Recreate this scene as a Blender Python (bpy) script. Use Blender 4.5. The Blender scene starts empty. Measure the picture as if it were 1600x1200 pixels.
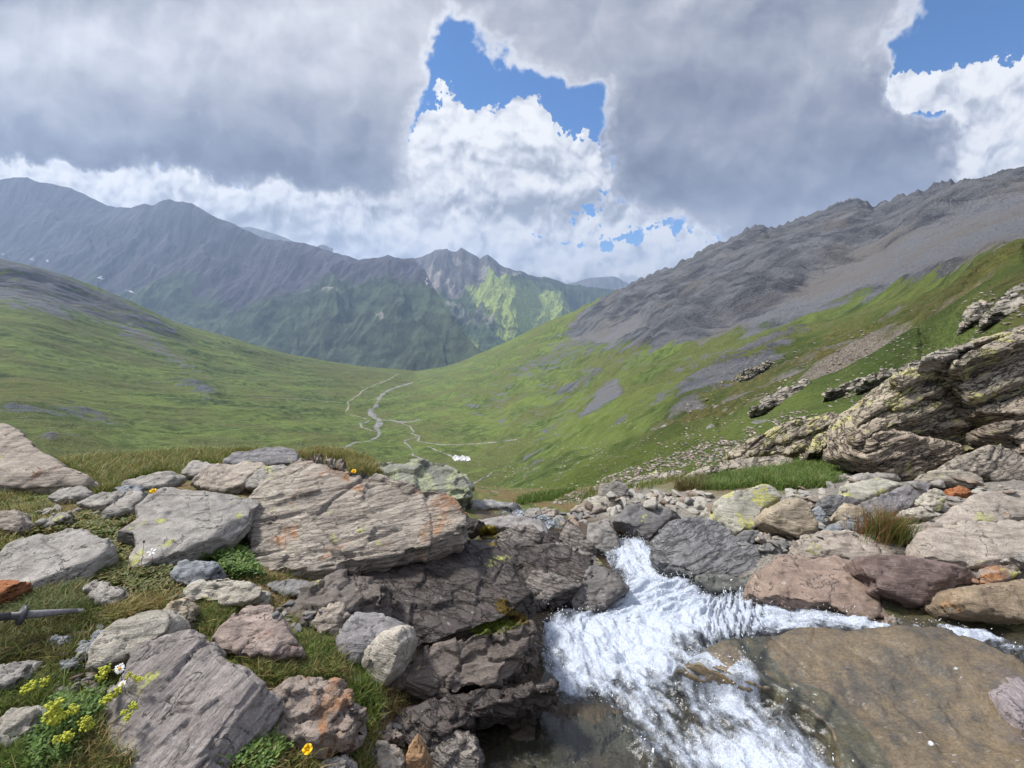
import bpy, bmesh, math, random
import numpy as np
from mathutils import Vector, Matrix

random.seed(11)
RNG = np.random.default_rng(11)
SC = bpy.context.scene
COL = SC.collection
F0 = 650.0                       # focal length in photo pixels (1600 wide)
TH = math.radians(11.3)          # camera looks down by this much
CT, ST = math.cos(TH), math.sin(TH)

# ------------------------------------------------------------------ view rays
def rays(px, py):
    px = np.asarray(px, float); py = np.asarray(py, float)
    u = (px - 800) / F0; v = (600 - py) / F0
    return np.stack([u, CT + v * ST, -ST + v * CT], -1)

def at_depth(px, py, D):
    d = rays(px, py)
    return d * (np.asarray(D, float) / d[..., 1])[..., None]

# ------------------------------------------------------------------ noise
_G = np.array([[1,1,0],[-1,1,0],[1,-1,0],[-1,-1,0],[1,0,1],[-1,0,1],[1,0,-1],[-1,0,-1],
               [0,1,1],[0,-1,1],[0,1,-1],[0,-1,-1],[1,1,0],[-1,1,0],[0,-1,1],[0,-1,-1]], np.float32)
def _hash(x, y, z, s):
    h = (x * np.uint32(374761393) + y * np.uint32(668265263) + z * np.uint32(2246822519) + np.uint32(s * 3266489917 & 0xffffffff))
    h = (h ^ (h >> np.uint32(13))) * np.uint32(1274126177)
    return h ^ (h >> np.uint32(16))
def pnoise(P, seed=0):
    P = np.asarray(P, np.float32)
    i = np.floor(P); f = P - i
    i = i.astype(np.int64).astype(np.uint32)
    u = f * f * f * (f * (f * 6 - 15) + 10)
    out = 0
    for dx in (0, 1):
        wx = u[:, 0] if dx else 1 - u[:, 0]
        for dy in (0, 1):
            wy = u[:, 1] if dy else 1 - u[:, 1]
            for dz in (0, 1):
                wz = u[:, 2] if dz else 1 - u[:, 2]
                g = _G[_hash(i[:, 0] + np.uint32(dx), i[:, 1] + np.uint32(dy), i[:, 2] + np.uint32(dz), seed) & np.uint32(15)]
                out = out + wx * wy * wz * (g[:, 0] * (f[:, 0] - dx) + g[:, 1] * (f[:, 1] - dy) + g[:, 2] * (f[:, 2] - dz))
    return out
def fbm(P, octv=4, gain=.5, seed=0, ridged=False):
    a = 1.0; s = 0; t = 0; P = np.asarray(P, np.float32)
    for k in range(octv):
        n = pnoise(P, seed + k * 17)
        if ridged: n = 1 - 2 * np.abs(n) * 1.3
        s = s + a * n; t += a
        a *= gain; P = P * 2.03
    return s / t
def sstep(a, b, x):
    t = np.clip((x - a) / (b - a), 0, 1)
    return t * t * (3 - 2 * t)

# ------------------------------------------------------------------ mesh helpers
def np_mesh(name, V, F, smooth=True):
    """V (n,3); F (m,3) or (m,4)"""
    V = np.asarray(V, np.float32); F = np.asarray(F, np.int32)
    me = bpy.data.meshes.new(name)
    me.vertices.add(len(V)); me.vertices.foreach_set('co', V.ravel())
    k = F.shape[1]
    me.loops.add(F.size); me.loops.foreach_set('vertex_index', F.ravel())
    me.polygons.add(len(F))
    me.polygons.foreach_set('loop_start', np.arange(0, F.size, k, dtype=np.int32))
    me.polygons.foreach_set('loop_total', np.full(len(F), k, np.int32))
    me.update(calc_edges=True)
    if smooth:
        me.polygons.foreach_set('use_smooth', np.ones(len(F), bool))
    me.validate()
    return me
def link(name, me, mat=None, parent=None, loc=None):
    o = bpy.data.objects.new(name, me); COL.objects.link(o)
    if mat is not None and me is not None: me.materials.append(mat)
    if parent is not None: o.parent = parent
    if loc is not None: o.location = loc
    return o
def tag(o, label=None, cat=None, group=None, kind=None):
    if label: o['label'] = label
    if cat: o['category'] = cat
    if group: o['group'] = group
    if kind: o['kind'] = kind
    return o
def grid_faces(nr, nc):
    a = np.arange(nr * nc).reshape(nr, nc)
    return np.stack([a[:-1, :-1], a[:-1, 1:], a[1:, 1:], a[1:, :-1]], -1).reshape(-1, 4)
def fattr(me, name, arr):
    at = me.attributes.new(name, 'FLOAT', 'POINT'); at.data.foreach_set('value', np.asarray(arr, np.float32))
def cattr(me, name, rgb):
    at = me.attributes.new(name, 'FLOAT_COLOR', 'POINT')
    c = np.ones((len(rgb), 4), np.float32); c[:, :3] = rgb
    at.data.foreach_set('color', c.ravel())
def inpoly(px, py, poly):
    px = np.asarray(px, float); py = np.asarray(py, float)
    r = np.zeros(px.shape, bool); n = len(poly)
    for i in range(n):
        x0, y0 = poly[i]; x1, y1 = poly[(i + 1) % n]
        c = ((y0 > py) != (y1 > py))
        with np.errstate(divide='ignore', invalid='ignore'):
            r ^= c & (px < (x1 - x0) * (py - y0) / ((y1 - y0) if y1 != y0 else 1e-9) + x0)
    return r
def pdist(px, py, poly, closed=True):
    """distance to polygon outline / polyline in photo pixels"""
    d = np.full(np.shape(px), 1e9); n = len(poly)
    for i in range(n if closed else n - 1):
        a = np.array(poly[i][:2], float); b = np.array(poly[(i + 1) % n][:2], float); ab = b - a
        t = np.clip(((px - a[0]) * ab[0] + (py - a[1]) * ab[1]) / max(ab @ ab, 1e-9), 0, 1)
        d = np.minimum(d, np.hypot(px - a[0] - t * ab[0], py - a[1] - t * ab[1]))
    return d
def soft(px, py, poly, w):
    s = np.where(inpoly(px, py, poly), 1, -1) * pdist(px, py, poly)
    return sstep(-w, w, s)
def to_px(P):
    P = np.asarray(P, float)
    dep = P[:, 1] * CT - P[:, 2] * ST; dep = np.where(np.abs(dep) < 1e-6, 1e-6, dep)
    up = P[:, 1] * ST + P[:, 2] * CT
    return 800 + F0 * P[:, 0] / dep, 600 - F0 * up / dep
def pchip(x, xp, Y):
    """monotone cubic along axis 0 of Y (k, ...)"""
    xp = np.asarray(xp, float); Y = np.asarray(Y, float)
    sh = (-1,) + (1,) * (Y.ndim - 1)
    h = np.diff(xp).reshape(sh); dl = np.diff(Y, axis=0) / h
    m = np.zeros_like(Y)
    w = dl[:-1] * dl[1:]
    with np.errstate(divide='ignore', invalid='ignore'):
        hm = 2 * w / (dl[:-1] + dl[1:])
    m[1:-1] = np.where(w > 0, np.nan_to_num(hm), 0); m[0] = dl[0]; m[-1] = dl[-1]
    x = np.clip(np.asarray(x, float), xp[0], xp[-1])
    i = np.clip(np.searchsorted(xp, x) - 1, 0, len(xp) - 2)
    hh = (xp[i + 1] - xp[i]); t = ((x - xp[i]) / hh)
    t = t.reshape((-1,) + (1,) * (Y.ndim - 1)); hh = hh.reshape(t.shape)
    return ((1 + 2 * t) * (1 - t) ** 2) * Y[i] + t * (1 - t) ** 2 * hh * m[i] + t * t * (3 - 2 * t) * Y[i + 1] + t * t * (t - 1) * hh * m[i + 1]

# ------------------------------------------------------------------ node helpers
class NT:
    def __init__(s, tree): s.t = tree; s.N = tree.nodes; s.L = tree.links; s.N.clear()
    def put(s, sock, v):
        if v is None: return
        if hasattr(v, 'is_output') or isinstance(v, bpy.types.NodeSocket): s.L.new(v, sock)
        else:
            try: sock.default_value = v
            except (TypeError, ValueError): sock.default_value = tuple(float(x) for x in v) + (1.0,)
    def new(s, kind, ins=None, **kw):
        n = s.N.new(kind)
        for k, v in kw.items(): setattr(n, k, v)
        for k, v in (ins or {}).items(): s.put(n.inputs[k], v)
        return n
    def m(s, op, a, b=None, c=None, clamp=False):
        n = s.new('ShaderNodeMath', operation=op, use_clamp=clamp)
        for i, v in enumerate((a, b, c)): s.put(n.inputs[i], v)
        return n.outputs[0]
    def vm(s, op, a, b=None, out=0):
        n = s.new('ShaderNodeVectorMath', operation=op)
        s.put(n.inputs[0], a); s.put(n.inputs[1], b)
        return n.outputs[out]
    def mix(s, f, a, b, blend='MIX'):
        n = s.new('ShaderNodeMix', data_type='RGBA', blend_type=blend)
        s.put(n.inputs[0], f); s.put(n.inputs[6], a); s.put(n.inputs[7], b)
        return n.outputs[2]
    def rng(s, v, a, b, c=0.0, d=1.0, smooth=True):
        n = s.new('ShaderNodeMapRange', interpolation_type='SMOOTHSTEP' if smooth else 'LINEAR')
        for i, x in enumerate((v, a, b, c, d)): s.put(n.inputs[i], x)
        return n.outputs[0]
    def noise(s, vec, scale, detail=4, rough=.55, dist=0.0, typ='FBM'):
        n = s.new('ShaderNodeTexNoise', {'Vector': vec, 'Scale': scale, 'Detail': detail, 'Roughness': rough, 'Distortion': dist})
        n.noise_type = typ
        return n.outputs[0]
    def attr(s, name, out='Fac'):
        return s.new('ShaderNodeAttribute', attribute_name=name).outputs[out]
    def scale(s, vec, xyz, rot=(0, 0, 0), loc=(0, 0, 0)):
        return s.new('ShaderNodeMapping', {'Vector': vec, 'Scale': xyz, 'Rotation': rot, 'Location': loc}).outputs[0]
    def ramp(s, f, stops):
        n = s.new('ShaderNodeValToRGB', {0: f}); e = n.color_ramp.elements
        while len(e) < len(stops): e.new(.5)
        for k, (p, c) in zip(e, stops): k.position = p; k.color = tuple(c) + (1,)
        return n.outputs[0]
def material(name):
    m = bpy.data.materials.new(name); m.use_nodes = True
    return m, NT(m.node_tree)
def finish(t, color, rough=.85, bump=None, bstr=.5, bdist=.01, spec=.3, **kw):
    p = t.new('ShaderNodeBsdfPrincipled', {'Base Color': color, 'Roughness': rough, 'Specular IOR Level': spec})
    for k, v in kw.items(): t.put(p.inputs[k.replace('_', ' ')], v)
    if bump is not None:
        b = t.new('ShaderNodeBump', {'Height': bump, 'Strength': bstr, 'Distance': bdist})
        t.L.new(b.outputs[0], p.inputs['Normal'])
    o = t.new('ShaderNodeOutputMaterial'); t.L.new(p.outputs[0], o.inputs['Surface'])
    return p

_rm = {}
def rock_mat(base=(.27,.255,.245), vary=.5, rust=0.0, lichen=0.0, wet=0.0, strat=(0.0,0.0), streak=1.0, scale=1.0,
             rustcol=(.30,.13,.05), lichcol=(.42,.44,.12), pale=.35, bump=1.0, beds=0.0):
    """layered schist: mottling, foliation streaks, mineral specks, lichen, iron stain, water film"""
    key = (base, vary, rust, lichen, wet, strat, streak, scale, rustcol, lichcol, pale, bump, beds)
    if key in _rm: return _rm[key]
    m, t = material('schist'); _rm[key] = m
    oi = t.new('ShaderNodeObjectInfo')
    co = t.new('ShaderNodeTexCoord').outputs['Object']
    v = t.vm('ADD', co, t.vm('SCALE', (37., 61., 83.), None))
    vm = v.node; vm2 = vm.inputs[1].links[0].from_node; t.L.new(oi.outputs['Random'], vm2.inputs['Scale'])
    S = scale
    big = t.noise(v, 2.6 * S, 6, .6)
    med = t.noise(v, 11 * S, 8, .65)
    vr = t.scale(v, (1, 1, 1), (strat[0], strat[1], 0))
    fol = t.noise(t.scale(vr, (7 * S, 9 * S, 60 * S)), 1.0, 6, .62, .35)
    fin = t.noise(v, 130 * S, 4, .7)
    b = np.array(base)
    c = t.ramp(big, [(.3, b * (1 - .42 * vary)), (.5, b), (.72, np.minimum(b * (1 + .34 * vary) + .015, .8))])
    c = t.mix(t.m('MULTIPLY', t.rng(med, .42, .72), .55), c, tuple(np.minimum(b * 1.25 + .03, .8)))
    c = t.mix(t.m('MULTIPLY', t.rng(med, .50, .30), .6), c, tuple(b * np.array([.55, .53, .55])))
    f2 = t.rng(fol, .30, .70)
    c = t.mix(.62 * streak, c, t.mix(f2, tuple([.50] * 3), tuple([1.12] * 3)), 'MULTIPLY')
    # iron stain
    if rust > 0:
        r = t.noise(v, 3.1 * S, 7, .66, .6)
        rf = t.m('MULTIPLY', t.rng(r, .66 - .22 * rust, .80 - .22 * rust), .85)
        c = t.mix(rf, c, t.mix(t.rng(med, .35, .65), tuple(np.array(rustcol) * .55), tuple(np.array(rustcol) * 1.25)))
    # pale crust and mineral specks
    ps = t.noise(v, 24 * S, 5, .7, .4)
    c = t.mix(t.m('MULTIPLY', t.rng(ps, .60, .70), pale), c, (.56, .55, .52))
    if lichen > 0:
        l1 = t.noise(v, 5.0 * S, 3, .5); l2 = t.noise(v, 42 * S, 4, .7)
        lf = t.m('MULTIPLY', t.rng(l1, .68 - .2 * lichen, .74 - .2 * lichen), t.rng(l2, .44, .54))
        c = t.mix(t.m('MULTIPLY', lf, .9), c, lichcol)
    c = t.mix(.5, c, t.mix(t.rng(fin, .33, .67), tuple([.52] * 3), tuple([1.28] * 3)), 'MULTIPLY')
    # fine fracture lines
    cr = t.noise(t.scale(vr, (4.0 * S, 5.0 * S, 9 * S)), 1.0, 5, .55, .5)
    cl = t.m('MULTIPLY', t.rng(t.m('ABSOLUTE', t.m('SUBTRACT', cr, .5)), .0, .012, 1.0, 0.0), t.rng(med, .48, .58))
    c = t.mix(t.m('MULTIPLY', cl, .75), c, tuple(b * .16))
    h = t.m('ADD', t.m('MULTIPLY', fol, .9), t.m('MULTIPLY', fin, .40))
    h = t.m('ADD', h, t.m('MULTIPLY', med, .35))
    h = t.m('SUBTRACT', h, t.m('MULTIPLY', cl, .5))
    if beds > 0:                                  # open bedding joints
        for fx, fz, wd in ((2.2, 17, .020), (5.5, 46, .022)):
            bn = t.noise(t.scale(vr, (fx * S, fx * 1.3 * S, fz * S)), 1.0, 4, .5, .25)
            ln = t.m('MULTIPLY', t.rng(t.m('ABSOLUTE', t.m('SUBTRACT', bn, .47)), wd * .35, wd, 1.0, 0.0), beds)
            c = t.mix(t.m('MULTIPLY', ln, .85), c, tuple(b * .10))
            lv = t.rng(bn, .40, .54)
            h = t.m('ADD', t.m('SUBTRACT', h, t.m('MULTIPLY', ln, 1.2)), t.m('MULTIPLY', lv, 1.0 * beds))
    if wet > 0:
        wn = t.noise(v, 4.0 * S, 4, .6)
        ro = t.rng(wn, .35, .65, .66 - .30 * wet, .82 - .26 * wet)
        finish(t, c, ro, h, .75 * bump, .018 / S, .45)
    else:
        finish(t, c, .88, h, .9 * bump, .020 / S, .25)
    return m
# ------------------------------------------------------------------ near ground: a thin-plate surface
GC = [  # photo pixel, height of the ground below the eye (m)
    (-500,1300,-1.35),(-250,1000,-1.32),(-300,800,-1.35),(0,1200,-1.36),(200,1200,-1.42),(400,1200,-1.52),(560,1200,-1.66),(650,1190,-1.86),
    (0,1050,-1.36),(200,1050,-1.42),(400,1040,-1.50),(560,1060,-1.62),(0,940,-1.38),(150,930,-1.42),(300,920,-1.46),(450,930,-1.56),
    (560,960,-1.66),(650,960,-1.78),(0,860,-1.42),(150,850,-1.45),(300,850,-1.48),(450,880,-1.60),(560,890,-1.74),
    (0,780,-1.50),(120,790,-1.50),(250,780,-1.50),(380,770,-1.52),(0,740,-1.60),(140,745,-1.66),(250,735,-1.72),(360,722,-1.75),
    (150,715,-2.10),(260,705,-2.2),(380,702,-2.1),(480,702,-2.05),(560,712,-2.3),(640,745,-2.7),(720,785,-2.9),
    (620,860,-1.95),(720,870,-2.12),(820,850,-2.35),(900,860,-2.38),(760,830,-2.6),(850,820,-2.75),(800,785,-3.05),
    (700,950,-1.86),(820,900,-2.18),(930,940,-2.15),(780,1000,-1.98),(700,1080,-1.98),(830,1080,-2.08),(750,1160,-1.98),(850,1190,-1.98),
    (1000,1190,-1.92),(950,1080,-2.10),(1000,1000,-2.20),(1100,1050,-2.08),(960,900,-2.42),(980,850,-2.60),(900,800,-2.95),
    (1200,1190,-1.86),(1300,1100,-1.86),(1150,980,-2.10),(1300,965,-1.98),(1450,985,-1.92),(1600,1010,-1.88),(1500,1150,-1.80),(1700,1150,-1.75),
    (1090,920,-2.28),(1200,900,-2.02),(1350,900,-1.92),(1500,900,-1.80),(1650,900,-1.72),(1050,840,-2.38),(1180,850,-2.12),(1300,850,-2.02),(1450,850,-1.88),(1600,840,-1.80),
    (1000,800,-2.68),(1120,790,-2.45),(1230,800,-2.25),(1340,800,-2.12),(1450,795,-2.02),(1600,780,-1.92),
    (940,775,-3.05),(1050,760,-2.95),(1180,755,-2.75),(1300,745,-2.55),(1420,745,-2.38),(1600,745,-2.1),
    (850,778,-3.25),(1000,755,-3.45),(1100,738,-3.35),(1230,725,-3.10),(1340,715,-2.9),(1750,740,-2.0),(1900,900,-1.7)]
_gp = np.array([(g[0], g[1]) for g in GC], float); _gz = np.array([g[2] for g in GC])
_d = rays(_gp[:, 0], _gp[:, 1]); _P = _d * (_gz / _d[:, 2])[:, None]
_xy = np.vstack([_P[:, :2], [(-9, 3), (-10, 9), (-3, 11), (3, 12), (10, 10), (12, 3), (-3, -2), (3, -2), (0, -2)]])
_zz = np.concatenate([_P[:, 2], [-1.6, -4.0, -5.2, -5.6, -3.6, -1.4, -1.4, -1.6, -1.55]])
def _phi(r2): return .5 * r2 * np.log(r2 + 1e-9)
def tps_fit(xy, z, lam):
    n = len(xy); K = _phi(((xy[:, None] - xy[None]) ** 2).sum(-1)) + lam * np.eye(n)
    Q = np.hstack([np.ones((n, 1)), xy]); A = np.block([[K, Q], [Q.T, np.zeros((3, 3))]])
    return xy, np.linalg.solve(A, np.concatenate([z, np.zeros(3)]))
def tps(fit, x, y):
    xy, w = fit; sh = np.shape(x); x = np.ravel(x); y = np.ravel(y); out = np.empty(len(x))
    for s in range(0, len(x), 40000):
        a, b = x[s:s + 40000], y[s:s + 40000]
        K = _phi((a[:, None] - xy[None, :, 0]) ** 2 + (b[:, None] - xy[None, :, 1]) ** 2)
        out[s:s + 40000] = K @ w[:-3] + w[-3] + w[-2] * a + w[-1] * b
    return out.reshape(sh)
GFIT = tps_fit(_xy, _zz, .02)
def ground_h(x, y): return tps(GFIT, x, y)
def hit_ground(px, py, lift=0.0):
    """points where view rays meet the smooth ground"""
    px = np.atleast_1d(np.asarray(px, float)); py = np.atleast_1d(np.asarray(py, float))
    d = rays(px, py); t = np.full(len(px), .5); done = np.zeros(len(px), bool); step = .06
    prev = t.copy()
    for _ in range(150):
        p = d * t[:, None]
        below = p[:, 2] < ground_h(p[:, 0], p[:, 1]) + lift
        done |= below
        if done.all(): break
        prev = np.where(done, prev, t); t = np.where(done, t, t * 1.02 + .02)
        if t.min() > 16: break
    a, b = prev, t
    for _ in range(14):
        mid = (a + b) / 2; p = d * mid[:, None]
        below = p[:, 2] < ground_h(p[:, 0], p[:, 1]) + lift
        b = np.where(below, mid, b); a = np.where(below, a, mid)
    return d * b[:, None]

def ground_material():
    m, t = material('mountain_soil')
    co = t.new('ShaderNodeTexCoord').outputs['Object']
    n1 = t.noise(co, 1.7, 6, .62); n2 = t.noise(co, 9, 7, .65); n3 = t.noise(co, 60, 5, .7)
    turf = t.mix(t.rng(n2, .38, .62), (.055, .080, .020), (.14, .14, .045))
    dry = t.mix(t.rng(n3, .35, .65), (.075, .050, .022), (.20, .145, .065))
    c = t.mix(t.rng(n1, .44, .58), turf, dry)
    grit = t.mix(t.rng(n3, .32, .66), (.07, .06, .05), (.30, .28, .25))
    c = t.mix(t.attr('grit'), c, grit)
    c = t.mix(t.attr('bed'), c, t.mix(t.rng(n3, .32, .66), (.030, .024, .018), (.115, .085, .055)))
    h = t.m('ADD', t.m('MULTIPLY', n3, .5), n2)
    wet = t.m('SUBTRACT', .95, t.m('MULTIPLY', t.attr('bed'), .65))
    finish(t, c, wet, h, .9, .03, .3)
    return m

GRIT_PX = [(900,800),(1000,760),(1120,770),(1250,770),(1330,735),(1420,740),(1700,720),(1700,930),(1200,960),(1000,860)]
BED_PX = [(745,800),(870,805),(990,820),(1060,880),(1180,910),(1330,950),(1480,970),(1700,990),(1750,1400),(560,1400),(640,1150),(700,1060),(600,1010),(590,930),(640,880),(740,840)]
def build_ground():
    nr, na = 420, 620
    r = np.geomspace(.55, 15.5, nr); a = np.radians(np.linspace(-76, 76, na))
    R, A = np.meshgrid(r, a, indexing='ij'); X = R * np.sin(A); Y = R * np.cos(A)
    Z = ground_h(X, Y)
    P = np.stack([X.ravel(), Y.ravel(), Z.ravel()], -1)
    q = P.copy(); q[:, 2] = 0
    Z = Z.ravel() + .05 * fbm(q * 1.3, 3, seed=3) + .03 * fbm(q * 6, 4, seed=9) - .018
    drop = np.clip(R.ravel() - 8.5, 0, None); Z -= .03 * drop ** 2
    P[:, 2] = Z
    me = np_mesh('ground', P, grid_faces(nr, na)[:, ::-1])
    px, py = to_px(P)
    ok = P[:, 1] > .3
    wn = 14 * fbm(P * 3, 3, seed=5)
    fattr(me, 'grit', np.where(ok, soft(px + wn, py + wn, GRIT_PX, 12), 0))
    fattr(me, 'bed', np.where(ok, soft(px + wn, py + wn, BED_PX, 12), 0))
    o = link('ground', me, ground_material()); tag(o, kind='structure')
    return o
# ------------------------------------------------------------------ stones
def strat_noise(s, seed):
    """random level per layer with a soft step between layers, and the groove at each bedding plane"""
    i = np.floor(s); f = s - i
    def lv(k): return (_hash(k.astype(np.int64).astype(np.uint32), np.full(k.shape, 7, np.uint32), np.full(k.shape, 3, np.uint32), seed) % np.uint32(1000)) / 1000. - .5
    a, b = lv(i), lv(i + 1)
    st = sstep(.80, 1.0, f)
    return a * (1 - st) + b * st, np.exp(-((f - .86) / .075) ** 2)

def worley(P, seed):
    """nearest-cell random value and distance to the cell border"""
    P = np.asarray(P, np.float32); I = np.floor(P).astype(np.int64)
    d1 = np.full(len(P), 9., np.float32); d2 = d1.copy(); val = np.zeros(len(P), np.float32)
    tl = np.zeros((len(P), 3), np.float32)
    for dx in (-1, 0, 1):
        for dy in (-1, 0, 1):
            for dz in (-1, 0, 1):
                c = I + np.array([dx, dy, dz]); u = c.astype(np.uint32)
                h = _hash(u[:, 0], u[:, 1], u[:, 2], seed)
                o = np.stack([(h & np.uint32(1023)), ((h >> np.uint32(10)) & np.uint32(1023)), ((h >> np.uint32(20)) & np.uint32(1023))], -1).astype(np.float32) / 1023.
                dv = c.astype(np.float32) + o * .9 + .05 - P
                d = np.sqrt((dv ** 2).sum(-1)); n = d < d1
                d2 = np.where(n, d1, np.minimum(d2, d)); d1 = np.where(n, d, d1)
                hv = ((h * np.uint32(2654435761)) >> np.uint32(8)).astype(np.float32) / 16777216.
                val = np.where(n, hv, val); tl = np.where(n[:, None], dv, tl)
    return val - .5, d2 - d1, tl

def remesh(V, Fs, vox):
    bm = bmesh.new(); vs = [bm.verts.new(v) for v in V]
    for f in Fs:
        try: bm.faces.new([vs[i] for i in f])
        except ValueError: pass
    bmesh.ops.triangulate(bm, faces=bm.faces[:])
    bmesh.ops.recalc_face_normals(bm, faces=bm.faces[:])
    me = bpy.data.meshes.new('tmp'); bm.to_mesh(me); bm.free()
    o = bpy.data.objects.new('tmp', me); COL.objects.link(o)
    md = o.modifiers.new('r', 'REMESH'); md.mode = 'VOXEL'; md.voxel_size = vox; md.adaptivity = 0
    dg = bpy.context.evaluated_depsgraph_get(); ev = o.evaluated_get(dg); em = ev.to_mesh()
    n = len(em.vertices); co = np.empty(n * 3, np.float32); em.vertices.foreach_get('co', co)
    nf = len(em.polygons); ls = np.empty(nf * 4, np.int32); em.loops.foreach_get('vertex_index', ls)
    ev.to_mesh_clear(); bpy.data.objects.remove(o); bpy.data.meshes.remove(me)
    return co.reshape(-1, 3).astype(np.float64), ls.reshape(-1, 4)
def lap(V, Q, it=1, k=.5):
    n = len(V)
    e = np.concatenate([Q[:, [0, 1]], Q[:, [1, 2]], Q[:, [2, 3]], Q[:, [3, 0]]])
    e = np.concatenate([e, e[:, ::-1]])
    cnt = np.bincount(e[:, 0], minlength=n)[:, None].clip(1)
    for _ in range(it):
        S = np.stack([np.bincount(e[:, 0], V[e[:, 1], j], minlength=n) for j in range(3)], -1) / cnt
        V = V + k * (S - V)
    return V
def vnormals(V, Q):
    fn = np.cross(V[Q[:, 2]] - V[Q[:, 0]], V[Q[:, 3]] - V[Q[:, 1]])
    n = np.stack([sum(np.bincount(Q[:, k], fn[:, j], minlength=len(V)) for k in range(4)) for j in range(3)], -1)
    return n / np.linalg.norm(n, axis=1, keepdims=True).clip(1e-12)

_rock_i = [0]
def frame(n):
    a = np.cross(n, [0, 1, 0.3]); a /= np.linalg.norm(a)
    return np.stack([a, np.cross(n, a), n])
def shape_rock(V, Q, size, seed, sn, per, amp, rough, crack, chop, smooth=1, plate=1.0, topn=None, brk=1.0):
    rg = np.random.default_rng(seed)
    V = lap(V, Q, smooth, .5)
    c = V.mean(0)
    for q in range(chop):                          # flat broken faces
        k = rg.normal(size=3)
        if topn is not None: k = k * .42 + topn
        k /= np.linalg.norm(k)
        pr = (V - c) @ k; lim = np.quantile(pr, rg.uniform(.93, .985))
        ex = np.clip(pr - lim, 0, None); V = V - ex[:, None] * k * .97
    off = rg.uniform(-50, 50, 3); N = vnormals(lap(V, Q, 2, .5), Q)
    M = frame(sn); W = (V - c) @ M.T + off          # foliation frame: last axis across the layers
    d = size * rough * (.030 * fbm(W * 2.0 / size, 3, seed=seed % 91) + .010 * fbm(W * np.array([5, 7, 16]) / size, 3, seed=seed % 77))
    warp = .10 * np.stack([fbm(W * 3 / size, 3, seed=11), fbm(W * 3 / size, 3, seed=12), fbm(W * 3 / size, 3, seed=13)], -1)
    # layers with straight breaks between joint blocks
    v1, b1, t1 = worley(W * np.array([2.3, 3.1, 1.6]) / size + warp, seed % 499)
    v2, b2, t2 = worley(W * np.array([6.5, 8.5, 5.0]) / size + warp * 1.5, seed % 503)
    s = W[:, 2] / per + (v1 * 1.1 + v2 * .5) * brk + .35 * brk * fbm(W * 2.2 / size, 3, seed=seed % 31)
    lev, gr = strat_noise(s, seed % 1009)
    side = np.clip(1.1 - np.abs(N @ sn) ** 1.5, .05, 1)
    d = d + amp * side * (lev * 1.5 - .9 * gr * (.3 + 1.2 * sstep(-.2, .3, fbm(W * 4 / size, 2, seed=3))))
    s3, g3 = strat_noise(W[:, 2] / (per * .31) + v2 * .6 + .5 * fbm(W * 4 / size, 2, seed=7), seed % 887)
    d = d + amp * .40 * side * (s3 - .6 * g3)
    d = d + plate * amp * ((v1 * .95 + (t1 @ np.array([.5, .4, 0])) * .5) + (v2 * .50 + (t2 @ np.array([.4, -.5, 0])) * .35) * rough)
    if crack > 0:
        m1 = sstep(-.05, .18, fbm(W * 2.2 / size, 2, seed=seed % 29))
        d = d - crack * m1 * np.exp(-(b1 / .022) ** 2) - .45 * crack * np.exp(-(b2 / .03) ** 2) * sstep(.05, .3, fbm(W * 3.1 / size, 2, seed=seed % 37))
    d = d + .0030 * rough * fbm(W * np.array([30, 42, 60]), 3, seed=3)
    return V + d[:, None] * N

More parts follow.
